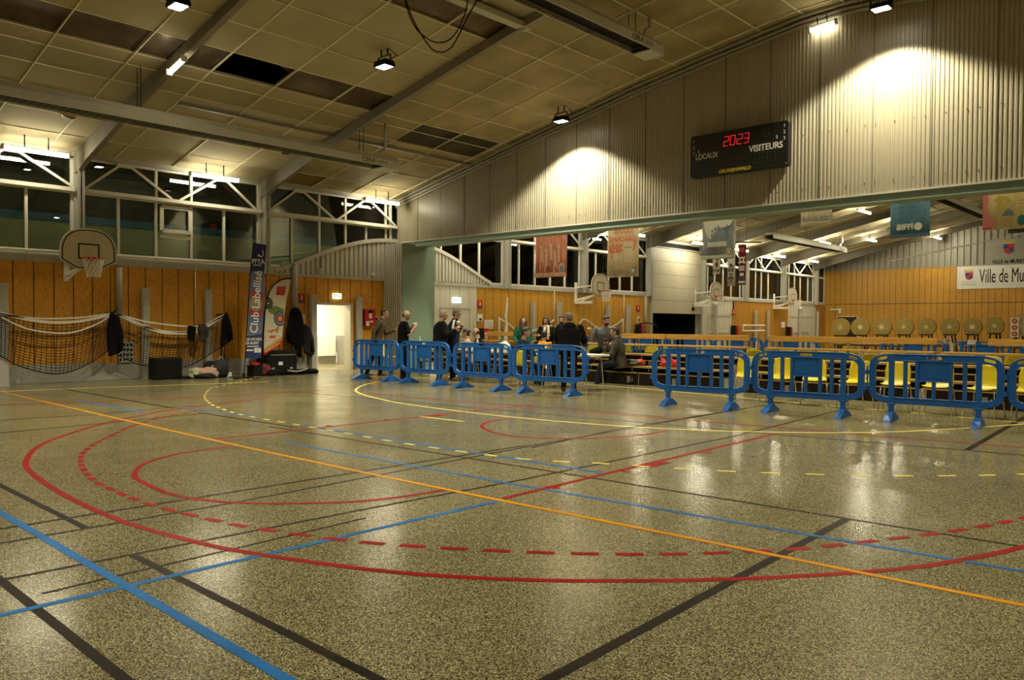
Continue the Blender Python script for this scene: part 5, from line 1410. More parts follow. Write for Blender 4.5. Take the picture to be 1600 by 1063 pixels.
lump('red_patterned_bag', (XQ2-.22, onx(417, 585, XQ2).y, 0), (.16, .27, .17), M('dark_red_check', (.16,.02,.015), .8, var=.8, scale=9), 'dark red patterned bag between the crate and the flight case', 'bag', 33)
lump('black_gear_bag', (XQ2+.02, onx(430, 587, XQ2).y, 0), (.15, .24, .09), BLACK, 'black bag in front of the flight case', 'bag', 35)
a = onx(434, 590, XQ2+.1); b = onx(495, 590, XQ2+.1)
t = thing('bow_bag', 'long black soft bag lying on the floor in front of the flight case', 'bag', (XQ2+.1, (a.y+b.y)/2, 0)); L = (b.y-a.y)
MB().loft([[(.13*f*math.cos(2*PI*k/14), y, .075*f+.075*f*math.sin(2*PI*k/14)) for k in range(14)] for y, f in ((-L/2, .5), (-L/2+.1, 1), (-L*.1, .9), (L*.2, 1.0), (L/2-.06, .9), (L/2, .75))]).build('bag_body', COATB, t, smooth=True)
MB().tube(smooth3([(.08, -L*.3, .12), (.16, -.1, .09), (.10, L*.2, .15)]), .018, 6).build('strap', GREYPAINT, t)
# white streamer hung in front of the second hall's boards
XS = XL+.5
pts = [onx(*p, XS) for p in ((793, 464), (792.5, 480), (790.5, 495), (792, 505), (791, 520), (790, 535))]
wv = [.01, .05, .04, .05, .08, .09]
m = MB(); vs = []; fs = []
for p, h in zip(pts, wv): vs += [(p.x-.015, p.y-h, p.z), (p.x+.015, p.y+h, p.z), (p.x-.025, p.y-h, p.z), (p.x+.005, p.y+h, p.z)]
for i in range(len(pts)-1): a, b = 4*i, 4*i+4; fs += [(a, a+1, b+1, b), (a+2, b+2, b+3, a+3), (a+1, a+3, b+3, b+1), (a, b, b+2, a+2)]
m.tube([(XS-.02, pts[0].y, 0), (XS-.02, pts[0].y, pts[0].z)], .012, 6); tag(m.build('white_streamer', TAPE) if m.add(vs, fs) else None, 'narrow white pennant on a stick in front of the yellow boards of the second hall', 'pennant')

# ------------------------------------------------------------------ banners hung in the second hall
def banner(px0, px1, py0, py1, Y, label, mat, top_z=None, waves=3, cords=True, name='hanging_banner', group='banners hung in the second hall'):
    a = ony(px0, py1, Y); b = ony(px1, py1, Y); zt = ony((px0+px1)/2, py0, Y).z if top_z is None else top_z
    w_ = b.x-a.x; zb = (a.z+b.z)/2; h = zt-zb
    t = thing(name, label, 'banner', ((a.x+b.x)/2, Y, zb), 0, group)
    n = 30; vs = []; fs = []
    for i in range(n+1):
        u = -w_/2+w_*i/n; d = .022*math.sin(waves*2*PI*i/n) + .012*math.sin(waves*4.4*PI*i/n+1)
        for j, v in enumerate((0, h*.33, h*.66, h)): vs.append((u, d*(1-.25*j), v))
    N = len(vs); vs += [(x, y+.006, z) for x, y, z in vs]
    for i in range(n):
        for j in range(3):
            q = i*4+j; fs += [(q, q+4, q+5, q+1), (N+q, N+q+1, N+q+5, N+q+4)]
        q = i*4; fs += [(q, q+4, N+q+4, N+q), (q+3, q+7, N+q+7, N+q+3)]
    fs += [(0, 1, N+1, N), (n*4, n*4+1, N+n*4+1, N+n*4)]
    cloth = MB().add(vs, fs).build('banner_cloth', mat, t, smooth=True)
    m = MB(); m.tube([(-w_/2, .01, h), (w_/2, .01, h)], .014, 6); m.build('top_rod', STEELC, t)
    cx = (a.x+b.x)/2
    if cords:
        m = MB()
        for s in (-.45, .45): m.tube([(s*w_, .01, h), (s*w_, .01, roofz(cx+s*w_)-zb-.01)], .006, 5)
        m.build('cord', BLACKP, t)
    m = MB(); m.tube([(-w_/2, .0, .0), (w_/2, .0, .0)], .012, 6); m.build('hem_rod', mat, t)
    return cloth, w_, h
def blob(t, u, v, ru, rv, mat, nm, d=-.042, n=24):
    MB().prism([(u+ru*math.cos(2*PI*k/n), v+rv*math.sin(2*PI*k/n)) for k in range(n)], lambda x, z, q: (x, q, z), d-.003, d).build(nm, mat, t)
def block(t, u0, u1, v0, v1, mat, nm, d=-.040): MB().bx(u0, u1, d-.003, d, v0, v1).build(nm, mat, t)
def mtext(t, s, size, u, v, mat, sx=1, bold=0, mirror=True, d=-.046, align='CENTER'):
    text('lettering', s, size, mat, (u, d, v), FACE_N if mirror else FACE_S, t, sx=sx, bold=bold, align=align)
SAL = m_cloth('salmon_banner', (.74,.42,.30), .6, .25, 3, (3,1,.6)); BEIGE = m_cloth('beige_banner', (.85,.77,.58), .62, .1); PBL = m_cloth('pale_blue_banner', (.52,.56,.60), .62, .3, 2.2, (3,1,.7)); DKR = m_cloth('dark_red_banner', (.22,.014,.02), .3, .12); SKYB = m_cloth('sky_blue_banner', (.24,.44,.54), .62, .08); GRYW = m_cloth('off_white_banner', (.82,.77,.64), .62, .05); CRM2 = m_cloth('cream_yellow_banner', (.85,.78,.50), .62, .08)
GOLDB = cm('banner_gold', (.55,.42,.08)); INK = cm('banner_ink', (.06,.05,.06)); SALD = cm('banner_salmon_dark', (.42,.14,.09)); SALL = cm('banner_salmon_light', (.62,.38,.26)); LETO = cm('banner_orange_letter', (.52,.13,.06)); LETB = cm('banner_teal_letter', (.06,.17,.25)); PINK = cm('banner_pink', (.58,.20,.20)); MAG = cm('banner_magenta', (.5,.03,.10)); ICE = cm('banner_ice', (.55,.55,.46)); SLATE = cm('banner_slate', (.17,.21,.25)); NAVL = cm('banner_navy', (.05,.09,.16)); TEALB = cm('banner_teal', (.03,.16,.17))
t, w_, h = banner(836, 886, 368, 433, 18.4, 'salmon red hanging banner left of the cup banner', SAL, top_z=4.75)
block(t, -w_*.49, w_*.49, .01, .13, SALL, 'foot_strip', -.036); blob(t, w_*.36, .25, .13, .16, SALL, 'round_logo'); blob(t, w_*.37, .23, .09, .10, SLATE, 'round_logo', -.047)
for i, (u, k) in enumerate(((-.28, .9), (-.12, .8), (.02, .95), (.15, .75), (.26, .88))):
    m = MB(); m.ell((u*w_, -.042, k), (.05, .004, .07)); m.bar((u*w_, -.042, k-.05), (u*w_+.02, -.042, k-.45), .09, .006, up=(0,1,0)); m.bar((u*w_-.03, -.042, k-.42), (u*w_-.05, -.042, k-.65), .03, .006, up=(0,1,0)); m.bar((u*w_, -.042, k-.08), (u*w_-.12, -.042, k+.1), .025, .006, up=(0,1,0)); m.build('printed_figure', SALL, t)
[block(t, u*w_-.03, u*w_+.03, .05, .09, SALD, 'small_logo', -.042) for u in (-.35, -.2, -.02, .12)]
t, w_, h = banner(949.5, 998, 352, 432.5, 18.4, 'beige hanging banner with COUPE GARONNE 2018 seen reversed from behind', BEIGE, top_z=4.9)
zc = lambda py: ony(973, py, 18.4).z - t.parent.location.z
mtext(t, 'COUPE', .215, .03, zc(361), LETO, sx=.9, bold=.006); mtext(t, 'GARONNE', .215, 0, zc(374.5), LETO, sx=.86, bold=.006); mtext(t, '2018', .26, -w_*.22, zc(388), LETO, sx=.9, bold=.012); MB().bar((w_*.36, -.046, zc(393)), (w_*.42, -.046, zc(377)), .05, .006, up=(0,1,0)).build('orange_slash', LETO, t); [MB().bar((w_*(.06+.05*k), -.046, zc(389)), (w_*(.09+.05*k), -.046, zc(385.5)), .02, .006, up=(0,1,0)).build('script_stroke', SLATE, t) for k in range(5)]
block(t, -w_*.46, -w_*.05, zc(394.5), zc(393), LETO, 'underline', -.046); block(t, -w_*.36, -w_*.33, zc(406), zc(394), LETO, 'letter_drip', -.046); block(t, -w_*.30, w_*.08, zc(407), zc(406.3), SALL, 'small_print'); block(t, -w_*.42, w_*.3, zc(420.5), zc(420), SALL, 'small_print')
blob(t, w_*.35, zc(424), .085, .10, SLATE, 'round_logo'); blob(t, w_*.35, zc(424), .05, .06, ICE, 'round_logo', -.048); [block(t, u*w_-.025, u*w_+.025, .04, .075, SLATE, 'small_logo') for u in (-.38, -.25, -.1, .02, .14)]
t, w_, h = banner(1097, 1146.5, 347, 404.5, 18.0, 'pale blue grey hanging banner with players printed on it', PBL, top_z=4.85)
block(t, -w_*.49, w_*.49, .01, .09, ICE, 'foot_strip', -.038); blob(t, w_*.38, .15, .085, .10, ICE, 'round_logo'); blob(t, w_*.38, .15, .06, .075, cm('banner_brick', (.40,.12,.06)), 'round_logo', -.047); blob(t, w_*.38, .15, .03, .05, ICE, 'round_logo', -.05)
blob(t, w_*.2, h*.62, .30, .36, ICE, 'pale_cloud', -.032); blob(t, -w_*.2, h*.55, .2, .5, ICE, 'pale_cloud', -.033); blob(t, -.02, h*.78, .22, .15, SLATE, 'crest_print', -.045)
for i in range(7):
    u = (-.12+.07*i)*w_*1.3; m = MB(); m.bx(u-.028, u+.028, -.046, -.040, .34, .62+.05*(i % 3)); m.ell((u, -.043, .70+.05*(i % 3)), (.028, .004, .035)); m.build('printed_figure', SLATE, t)
block(t, -w_*.3, w_*.30, .30, .42, ICE, 'printed_bench', -.047)
t, w_, h = banner(1113.5, 1125.5, 400, 428, 31.0, 'small off white pennant banner below the pale blue banner, left of two', GRYW, top_z=5.6); block(t, 0, .10, .55, 1.05, INK, 'black_figure'); block(t, -.14, -.06, .7, .95, INK, 'black_figure'); blob(t, .02, .40, .07, .12, INK, 'black_figure'); [block(t, u*w_-.03, u*w_+.03, .10, .18, INK, 'small_logo') for u in (-.35, -.1, .15, .35)]
t, w_, h = banner(1136.5, 1148.5, 398, 446.5, 29.0, 'taller off white pennant banner below the pale blue banner, right of two', GRYW, top_z=5.75); block(t, -w_*.49, w_*.49, h*.30, h*.62, ICE, 'pale_panel'); blob(t, 0, .80, .05, .09, INK, 'black_figure'); [blob(t, u, .62, .045, .08, INK, 'black_figure') for u in (-.07, .07)]; [block(t, -w_*q, w_*q, v, v+.06, INK, 'printed_row') for q, v in ((.18, .42), (.3, .30), (.36, .24), (.14, .14))]
t, w_, h = banner(1153.5, 1165.5, 382.5, 445, 30.0, 'dark red vertical banner with white emblem hanging from a pole', DKR)
block(t, -w_*.49, w_*.49, .02, h*.20, INK, 'dark_foot', -.038); blob(t, 0, h*.62, w_*.3, h*.075, LET, 'white_emblem'); blob(t, 0, h*.62, w_*.15, h*.04, DKR, 'white_emblem', -.048)
for s in (-1, 1): blob(t, s*w_*.30, h*.55, w_*.12, h*.03, LET, 'white_emblem'); blob(t, s*w_*.32, h*.68, w_*.1, h*.02, LET, 'white_emblem')
[block(t, -w_*.32, w_*.32, h*v, h*(v+.022), LETO, 'printed_row') for v in (.90, .86, .82)]; [block(t, -w_*.36, w_*.36, h*v, h*(v+.028), LET, 'printed_row') for v in (.44, .395, .35)]; block(t, -w_*.25, w_*.25, h*.22, h*.29, LET, 'white_label'); [block(t, w_*u-.03, w_*u+.03, h*.04, h*.09, LET, 'small_logo') for u in (-.32, -.1, .1, .32)]
q = ony(1160, 380, 30.0); tag(MB().tube([(q.x-1.3, 30.0, q.z+.12), (q.x+.8, 30.0, q.z-.02)], .03, 7).build('banner_pole', BLACKP), 'dark pole under the roof that carries the dark red banner', 'pole')
t, w_, h = banner(1251, 1300, 330, 350.5, 18.2, 'narrow grey white banner strip with small logos under the green beam', GRYW, top_z=4.75)
for i, u in enumerate((-.38, -.24, .0, .2, .36)): blob(t, u*w_, .13, .028, .04, SLATE, 'small_logo')
blob(t, 0, .40, .09, .09, NAVL, 'round_logo'); blob(t, 0, .40, .06, .06, GRYW, 'round_logo', -.048); block(t, -w_*.49, w_*.49, .03, .05, ICE, 'print_line')
t, w_, h = banner(1390.5, 1453, 315, 370, 19.0, 'sky blue banner MURETAIN BASKET-BALL 2014-2017 seen reversed from behind', SKYB, top_z=4.95)
zc = lambda py: ony(1421, py, 19.0).z - t.parent.location.z
mtext(t, 'AVENIR', .125, 0, zc(317), NAVL); mtext(t, 'MURETAIN', .125, 0, zc(325), NAVL); mtext(t, 'BASKET-BALL', .125, 0, zc(332.5), NAVL, sx=.95); mtext(t, '2014-2017', .15, 0, zc(341.5), NAVL, sx=1.1); mtext(t, 'FFBB', .17, -.09, zc(355), ICE, bold=.006); blob(t, w_*.22, zc(355), .085, .085, ICE, 'round_logo')
block(t, -w_*.49, w_*.49, .0, .06, NAVL, 'bottom_hem', -.037)
t, w_, h = banner(1536, 1625, 305, 357, 17.6, 'cream banner with pink curve and yellow figure at the right edge of the photo', CRM2, top_z=5.0)
zc = lambda py: ony(1570, py, 17.6).z - t.parent.location.z
uc = lambda px: ony(px, 340, 17.6).x - t.parent.location.x
MB().prism([(uc(1536.3), .02), (uc(1556), .02), (uc(1556), .12), (uc(1553), .22), (uc(1546), .30), (uc(1543), .42), (uc(1545), .6), (uc(1541), .75), (uc(1536.3), .8)], lambda x, z, d: (x, d, z), -.046, -.042).build('pink_curve', PINK, t)
block(t, uc(1536.3), uc(1551), 0, .035, MAG, 'magenta_hem', -.045)
MB().prism([(uc(1552), zc(312)), (uc(1563), zc(306)), (uc(1574), zc(308)), (uc(1582), zc(315)), (uc(1577), zc(320)), (uc(1568), zc(313)), (uc(1565), zc(322)), (uc(1566), zc(330)), (uc(1561), zc(328)), (uc(1558), zc(316))], lambda x, z, d: (x, d, z), -.046, -.042).build('yellow_figure', GOLDB, t)
MB().prism([(uc(1566), zc(338)), (uc(1570), zc(331)), (uc(1576), zc(327)), (uc(1582), zc(331)), (uc(1586), zc(338))], lambda x, z, d: (x, d, z), -.044, -.040).build('pale_house', SLATE, t); block(t, uc(1568), uc(1580), zc(346), zc(342), PINK, 'pink_print'); block(t, uc(1543.5), uc(1551), zc(349), zc(343), SALL, 'pale_print'); blob(t, uc(1597), zc(346), .07, .10, TEALB, 'teal_shape')
for k in range(3): block(t, uc(1591), uc(1602), zc(326-5*k), zc(325-5*k), PINK, 'pink_print')
tag(MB().bx(ony(1575, 357, 24).x, ony(1625, 357, 24).x, 24, 24.15, ony(1590, 363, 24).z, ony(1590, 357, 24).z).build('dark_display', BLACKP), 'dark display board edge behind the cream banner', 'display')

# ------------------------------------------------------------------ far gable: town banner and arms
a = ony(1495.5, 417, YF-.05); b = ony(1495.5, 452, YF-.05); Lb = 4.6
t = thing('town_banner', 'long white banner reading Ville de Muret on the far wall', 'banner', (a.x+Lb/2, YF-.04, (a.z+b.z)/2)); hh = a.z-b.z
MB().bx(-Lb/2, Lb/2, -.01, .01, -hh/2, hh/2).build('banner_cloth', WHITE, t)
ux = lambda px: ony(px, 435, YF-.05).x - (a.x+Lb/2)
text('lettering', 'Ville de Muret', 1.12, BLACK, (ux(1530), -.016, .02), FACE_S, t, sx=.42, align='LEFT')
def arms(t, u, v, s, d):
    MB().prism([(u-.17*s, v-.02*s), (u-.17*s, v+.16*s), (u+.17*s, v+.16*s), (u+.17*s, v-.02*s), (u+.10*s, v-.16*s), (u, v-.21*s), (u-.10*s, v-.16*s)], lambda x, z, q: (x, q, z), d-.004, d).build('shield', RED, t)
    NB = cm('arms_blue', (.03,.06,.25))
    m = MB(); m.bx(u-.16*s, u-.01*s, d-.007, d-.003, v+.0*s, v+.15*s); m.bx(u+.01*s, u+.16*s, d-.007, d-.003, v-.13*s, v-.0*s); m.build('shield_quarter', NB, t)
    m = MB(); m.bx(u-.20*s, u+.20*s, d-.005, d, v+.19*s, v+.24*s)
    for k in range(5): m.bx(u+(-.19+.085*k)*s, u+(-.15+.085*k)*s, d-.005, d, v+.24*s, v+.31*s)
    m.build('mural_crown', GOLDB, t)
arms(t, ux(1514), .10, 1.15, -.012); text('lettering', 'VILLE de MURET', .13, GREYPAINT, (ux(1514), -.014, -.26), FACE_S, t, sx=.75); MB().bx(ux(1503), ux(1525), -.014, -.01, -.42, -.38).build('printed_row', GREYPAINT, t)
c = ony(1576, 393, YF-.08); t = thing('town_arms_sign', 'grey sign with the town arms and VILLE de MURET above the white banner', 'sign', (c.x, YF-.06, c.z))
MB().bx(-.95, .95, -.02, .02, -.72, .70).build('sign_plate', CLADF, t); arms(t, 0, .16, 1.5, -.024); text('lettering', 'VILLE de MURET', .27, BLACK, (0, -.028, -.55), FACE_S, t, sx=.82, bold=.006)
tag(MB().bar((ony(1390, 408, 48).x, 48, ony(1390, 408, 48).z), (ony(1600, 365, 48).x, 48, ony(1600, 365, 48).z), .07).build('tie_rod', STEELC), 'pale tie rod rising along the far gable', 'rod')

# ------------------------------------------------------------------ round straw archery butts
STRAW = m_osb('straw_butt', (.27,.18,.030), (.42,.30,.065), (2,2,2)); STRAWL = m_osb('worn_straw', (.34,.26,.09), (.52,.43,.20), (3,3,3)); STRAWC = M('pale_worn_core', (.62,.55,.36), .9, var=.2)
G = 'round straw archery butts along the far wall'
BT = [(1314, 512, 'first round straw butt from the left, in front of the far door'), (1345, 511.5, 'second round straw butt from the left, with a white worn heart'), (1378.5, 511, 'third round straw butt from the left'), (1413, 511, 'fourth round straw butt from the left, with a lozenge patch'), (1448, 511, 'fifth round straw butt from the left, with a large square patch'), (1484.5, 511, 'sixth round straw butt from the left, above the number 22 card'), (1520, 511, 'seventh round straw butt from the left, with a ring of wear'), (1554.5, 509.5, 'eighth round straw butt from the left, beside the paper targets'), (1596, 510, 'round straw butt behind the paper targets at the right edge')]
for i, (px, py, lb) in enumerate(BT):
    Yb = 46.5 - i*.45; q = ony(px, py, Yb)
    rr = 15.0+.12*i
    rad = (ony(px+rr, py, Yb).x-q.x)
    rad = min(rad, .78)
    t = thing('archery_butt', lb, 'archery target', (q.x, Yb, 0), 0, G)
    T2 = Matrix.Rotation(R(-80), 3, 'X')
    D = MB().lathe([(rad*.97, -.09), (rad, -.05), (rad, .05), (rad*.97, .09)], (0, 0, q.z), 36, Matrix.Rotation(PI/2, 3, 'X')); D.build('straw_disc', STRAW, t, bevel=0)
    rz = random.uniform(0, 1.5); s = rad*random.uniform(.34, .5)
    P = [(s*math.cos(rz+PI/2*k), q.z+s*math.sin(rz+PI/2*k)) for k in range(4)]
    MB().prism(P, lambda u, v, d: (u, d, v), -.105, -.085).build('worn_patch', STRAWL, t)
    c = .11 if i in (1, 2, 6) else .06
    MB().prism([(c*math.cos(2*PI*k/10)*random.uniform(.7, 1.2), q.z+c*math.sin(2*PI*k/10)) for k in range(10)], lambda u, v, d: (u, d, v), -.112, -.10).build('worn_core', STRAWC, t)
    for sx in (-1, 1): MB().bar((sx*rad*.75, .05, 0), (sx*rad*.25, .06, q.z+rad*.8), .06).build('leg', BROWND, t)
    MB().bar((0, .75, 0), (0, .08, q.z+rad*.5), .06).build('leg', BROWND, t); MB().bar((-rad*.7, -.1, q.z-rad*.86), (rad*.7, -.1, q.z-rad*.86), .05).build('ledge', BROWND, t)
# paper targets: cards with three orange faces
G = 'paper three face targets'
for px, lb in ((1585.5, 'paper target card with three round faces, left of two'), (1606, 'paper target card with three round faces at the right edge of the photo')):
    q = ony(px, 512, 41.5); t = thing('target_card', lb, 'paper target', (q.x, 41.5, q.z), 0, G); 
    MB().bx(-.16, .16, -.01, .01, -.44, .44).build('card', PAPER, t); MB().bar((0, .03, -q.z), (0, .03, -.3), .05).build('stake', BROWND, t)
    for v in (-.29, 0, .29):
        for r_, c, d in ((.115, M('target_rust', (.40,.06,.03), .7), -.012), (.06, M('target_orange', (.75,.35,.06), .7), -.016)): blob(t, 0, v, r_, r_, c, 'target_face', d)
q = ony(1595.5, 510, 41.6); t = thing('slatted_backing', 'pale slatted backing board between the two paper targets', 'board', (q.x, 41.6, q.z)); 
for k in range(4): MB().bx(-.19+.10*k, -.13+.10*k, -.01, .01, -.42, .55).build('slat', STRAWL, t)
# number cards in front of the butts
for px, s, lb, Yn in ((1480.5, '22', 'white card with the black number 22 in front of the straw butts', 22.0), (1518, '21', 'white number card right of the 22 card, mostly hidden by the barrier', 22.0)):
    a = ony(px, 529 if s == '22' else 531, Yn); t = thing('number_card', lb, 'number card', (a.x, Yn, 0), 0, 'shooting lane number cards')
    MB().bx(-.09, .09, -.006, .006, a.z-.12, a.z+.0).build('card', PAPER, t); (text('lettering', s, .11, BLACK, (0, -.009, a.z-.055), FACE_S, t, bold=.002) if s == '22' else None); MB().bar((0, .01, 0), (0, .01, a.z-.02), .02).build('stake', BLACKP, t)
# pale benches and crates far behind the stand
G = 'pale tables far behind the stand'
for px, L_, yy, lb in ((1356, 2.6, 30, 'pale long table under the first butts'), (1440, 2.4, 31, 'pale long table under the middle butts'), (1560, 2.4, 31, 'pale long table under the paper targets'), (1312, 1.6, 34, 'pale table near the far corner')):
    q = ony(px, 540, yy); table(q.x, yy, L_, .7, lb, top=PLANKL)['group'] = G
for px, yy, lb in ((1325, 36, 'yellow upright crate under the first straw butt'),):
    q = ony(px, 535, yy); tag(MB().bx(q.x-.25, q.x+.25, yy, yy+.4, 0, .85).build('yellow_crate', YELP, bevel=.02), lb, 'crate')
q = ony(930, 535, 17.2)
# trolley rail by the roller door
t = thing('trolley', 'dark tubular trolley handle before the roller door', 'trolley', (XL+.9, onx(1010, 520, XL+.9).y, 0))
MB().tube(smooth3([(0, -.9, .3), (0, -.85, 1.2), (0, -.4, 1.42), (0, .4, 1.42), (0, .85, 1.2), (0, .9, .3)]), .03, 8).build('handle_frame', BLACKP, t); MB().bx(-.4, .4, -.9, .9, .15, .3).build('deck', BLACKP, t)
for sx in (-.3, .3):
    for sy in (-.7, .7): MB().lathe([(.08, -.02), (.08, .02)], (sx, sy, .08), 12, Matrix.Rotation(PI/2, 3, 'Y')).build('wheel', BLACK, t)
# ------------------------------------------------------------------ people
SKIN = M('skin', (.42,.22,.13), .55, var=.06, scale=9); SKINP = M('skin_pale', (.50,.29,.19), .55, var=.06, scale=9)
EYEW = M('eye_white', (.6,.58,.52), .3); PUP = M('pupil', (.02,.015,.01), .3); LIP = M('lip', (.28,.09,.07), .5)
def remesh(mb, name, mat, parent, voxel, smooth=2, kind=None):
    o = mb.build('tmp', mat); md = o.modifiers.new('r', 'REMESH'); md.mode = 'VOXEL'; md.voxel_size = voxel; md.use_smooth_shade = True
    sm = o.modifiers.new('s', 'SMOOTH'); sm.iterations = smooth; sm.factor = .5
    dg = bpy.context.evaluated_depsgraph_get(); me = bpy.data.meshes.new_from_object(o.evaluated_get(dg))
    bpy.data.objects.remove(o)
    for p in me.polygons: p.use_smooth = True
    me.name = name
    n = bpy.data.objects.new(name, me); C.objects.link(n); n.parent = parent; return n
def capsule(mb, a, b, ra, rb, seg=12):
    a, b = Vector(a), Vector(b); d = (b-a); L = d.length; d.normalize()
    pts = []; rs = []
    for k in (0, .3, .6, .85, 1): pts.append(a - d*ra*(1-k)); rs.append(max(.002, ra*math.sqrt(max(0, 1-(1-k)**2))))
    pts.append(a+(b-a)*.5); rs.append((ra+rb)/2*1.02)
    for k in (1, .85, .6, .3, 0): pts.append(b + d*rb*(1-k)); rs.append(max(.002, rb*math.sqrt(max(0, 1-(1-k)**2))))
    mb.tube(pts, rs, seg)
def torso_loft(mb, rows, X, Yf, seg=18):
    """rows: (center, rx, ry); X lateral, Yf forward unit vectors"""
    mb.loft([[c + X*(rx*math.cos(2*PI*k/seg)) + Yf*(ry*math.sin(2*PI*k/seg)) for k in range(seg)] for c, rx, ry in rows])
def hand(mb, w_, d, n, side, curl=.5, s=1.0):
    """w_ wrist, d pointing direction, n palm normal, side +1/-1 thumb side"""
    d = Vector(d).normalized(); n = Vector(n); n = (n - d*n.dot(d)).normalized(); u = d.cross(n)*side
    pc = w_ + d*.045*s
    mb.ell(pc, (1, 1, 1), Matrix((u*.040*s, d*.052*s, n*.017*s)).transposed(), 12, 8)
    for i, (off, L) in enumerate(((.028, .072), (.010, .080), (-.009, .074), (-.027, .058))):
        p = w_ + d*.085*s + u*off*s; q1 = p + (d*math.cos(curl*.6) + n*math.sin(curl*.6))*L*.45*s; q2 = q1 + (d*math.cos(curl*1.5) + n*math.sin(curl*1.5))*L*.32*s; q3 = q2 + (d*math.cos(curl*2.3) + n*math.sin(curl*2.3))*L*.25*s
        mb.tube([w_+d*.05*s+u*off*.9*s, p, q1, q2, q3], [.0095*s, .010*s, .0092*s, .0085*s, .007*s], 8)
    tb = w_ + d*.022*s + u*.030*s
    mb.tube([tb, tb+u*.026*s+d*.022*s+n*.006*s, tb+u*.034*s+d*.048*s+n*.014*s, tb+u*.032*s+d*.066*s+n*.02*s], [.012*s, .0115*s, .010*s, .0075*s], 8)
def person(label, x, y, rz, h=1.75, z0=0.0, hip=None, lean=0.0, twist=0.0, head=(0, 0), arms=None, legs=None, top=None, pants=None, shoe=None, hair=None, style='short',
           sleeve='long', bulk=1.0, skin=SKIN, collar=None, glasses=False, beard=None, shoe_sole=None, woman=False):
    """local frame: +Y ahead, X to the person's right. arms/legs: dict side -> (dir1, dir2[, hand dir])"""
    s = h/1.75; t = thing('person', label, 'person', (x, y, z0), rz)
    hipz = (.93*s if hip is None else hip)
    H = Vector((0, 0, hipz)); la = R(lean)
    U = Vector((0, math.sin(la), math.cos(la))); Fv = Vector((0, math.cos(la), -math.sin(la))); X = Vector((1, 0, 0))
    tw = Matrix.Rotation(R(twist), 3, U)
    Xs, Fs = tw @ X, tw @ Fv
    sh_w = (.175 if woman else .20)*s*min(1.08, (1+bulk)/2+.0)
    P = lambda q: H + U*(q*s)
    NB = P(.515)
    arms = arms or {}; legs = legs or {}
    jS = {sd: P(.465) + Xs*(sd*sh_w) for sd in (-1, 1)}
    A = {}
    for sd in (-1, 1):
        a = arms.get(sd, ((sd*.12, .02, -1), (sd*.02, .22, -1)))
        d1 = Vector(a[0]).normalized(); d2 = Vector(a[1]).normalized()
        e = jS[sd] + d1*.285*s; w_ = e + d2*.25*s
        A[sd] = (jS[sd], e, w_, Vector(a[2]).normalized() if len(a) > 2 else d2, a[3] if len(a) > 3 else None)
    L = {}
    for sd in (-1, 1):
        a = legs.get(sd, ((sd*.04, .02, -1), (sd*.01, -.04, -1)))
        j = H + Vector((sd*.092*s, 0, -.02*s)); d1 = Vector(a[0]).normalized(); d2 = Vector(a[1]).normalized()
        k = j + d1*.425*s; an = k + d2*.40*s
        L[sd] = (j, k, an, Vector(a[2]) if len(a) > 2 else Vector((sd*.2, 1, 0)))
    # head frame
    hy, hp = R(head[0]), R(head[1])
    Hm = Matrix.Rotation(hy, 3, 'Z') @ Matrix.Rotation(hp, 3, 'X')
    hx, hf, hu = Hm @ Vector((1,0,0)), Hm @ Vector((0,1,0)), Hm @ Vector((0,0,1))
    neck_top = NB + (U*.6+Vector((0,0,.4)))*.075*s + hf*.012
    HC = neck_top + hu*.105*s + hf*.022*s
    HM = lambda a, b, c: Matrix((hx*a*s, hf*b*s, hu*c*s)).transposed()
    hp_ = lambda a, b, c: HC + (hx*a + hf*b + hu*c)*s
    m = MB()
    torso_loft(m, [(P(-.10), .10*s, .08*s), (P(-.04), .155*s, .105*s), (P(.04), .165*s, .112*s), (P(.16), .14*s, .10*s), (P(.30), .16*s*bulk**.3, .115*s), (P(.40), .17*s, .115*s), (P(.47), .165*s, .09*s), (P(.515), .07*s, .065*s), (P(.535), .04*s, .04*s)], Xs, Fs)
    capsule(m, NB - U*.03*s, neck_top + hu*.04*s, .062*s, .055*s)
    m.ell(HC + hu*.018*s, (1,1,1), HM(.074, .094, .098), 18, 12)
    m.ell(hp_(0, .024, -.05), (1,1,1), HM(.056, .064, .066), 14, 10)
    m.ell(hp_(0, .055, -.088), (1,1,1), HM(.030, .028, .022), 10, 8)
    m.tube([hp_(0, .088, .022), hp_(0, .100, -.005), hp_(0, .108, -.022), hp_(0, .092, -.032)], [.008*s, .011*s, .015*s, .010*s], 8)
    for sd in (-1, 1):
        m.ell(hp_(sd*.076, -.005, -.005), (1,1,1), HM(.012, .022, .034), 8, 7)
        m.ell(hp_(sd*.030, .078, -.028), (1,1,1), HM(.022, .016, .018), 8, 6)
        S_, e, w_, hd, pn = A[sd]
        capsule(m, S_, e, .050*s, .040*s); capsule(m, e, w_, .040*s, .028*s)
        nrm = Vector(pn) if pn else Vector((-sd, .2, 0)); hand(m, w_, hd, nrm, 1 if sd < 0 else -1, .55, s)
        j, k, an, fd = L[sd]
        capsule(m, j, k, .080*s, .055*s); capsule(m, k, an, .056*s, .038*s)
        capsule(m, an, an - Vector((0,0,.045*s)), .036*s, .034*s)
    remesh(m, 'body', skin, t, .0075, 1)
    # eyes, brows, mouth
    for sd in (-1, 1):
        MB().ell(hp_(sd*.031, .081, .004), (1,1,1), HM(.013, .008, .008), 8, 6).build('eye', EYEW, t, smooth=True)
        MB().ell(hp_(sd*.031, .088, .004), (1,1,1), HM(.006, .004, .006), 8, 6).build('pupil', PUP, t, smooth=True)
        if hair: MB().tube([hp_(sd*.015, .088, .024), hp_(sd*.033, .087, .029), hp_(sd*.050, .076, .024)], .004, 5).build('eyebrow', hair, t)
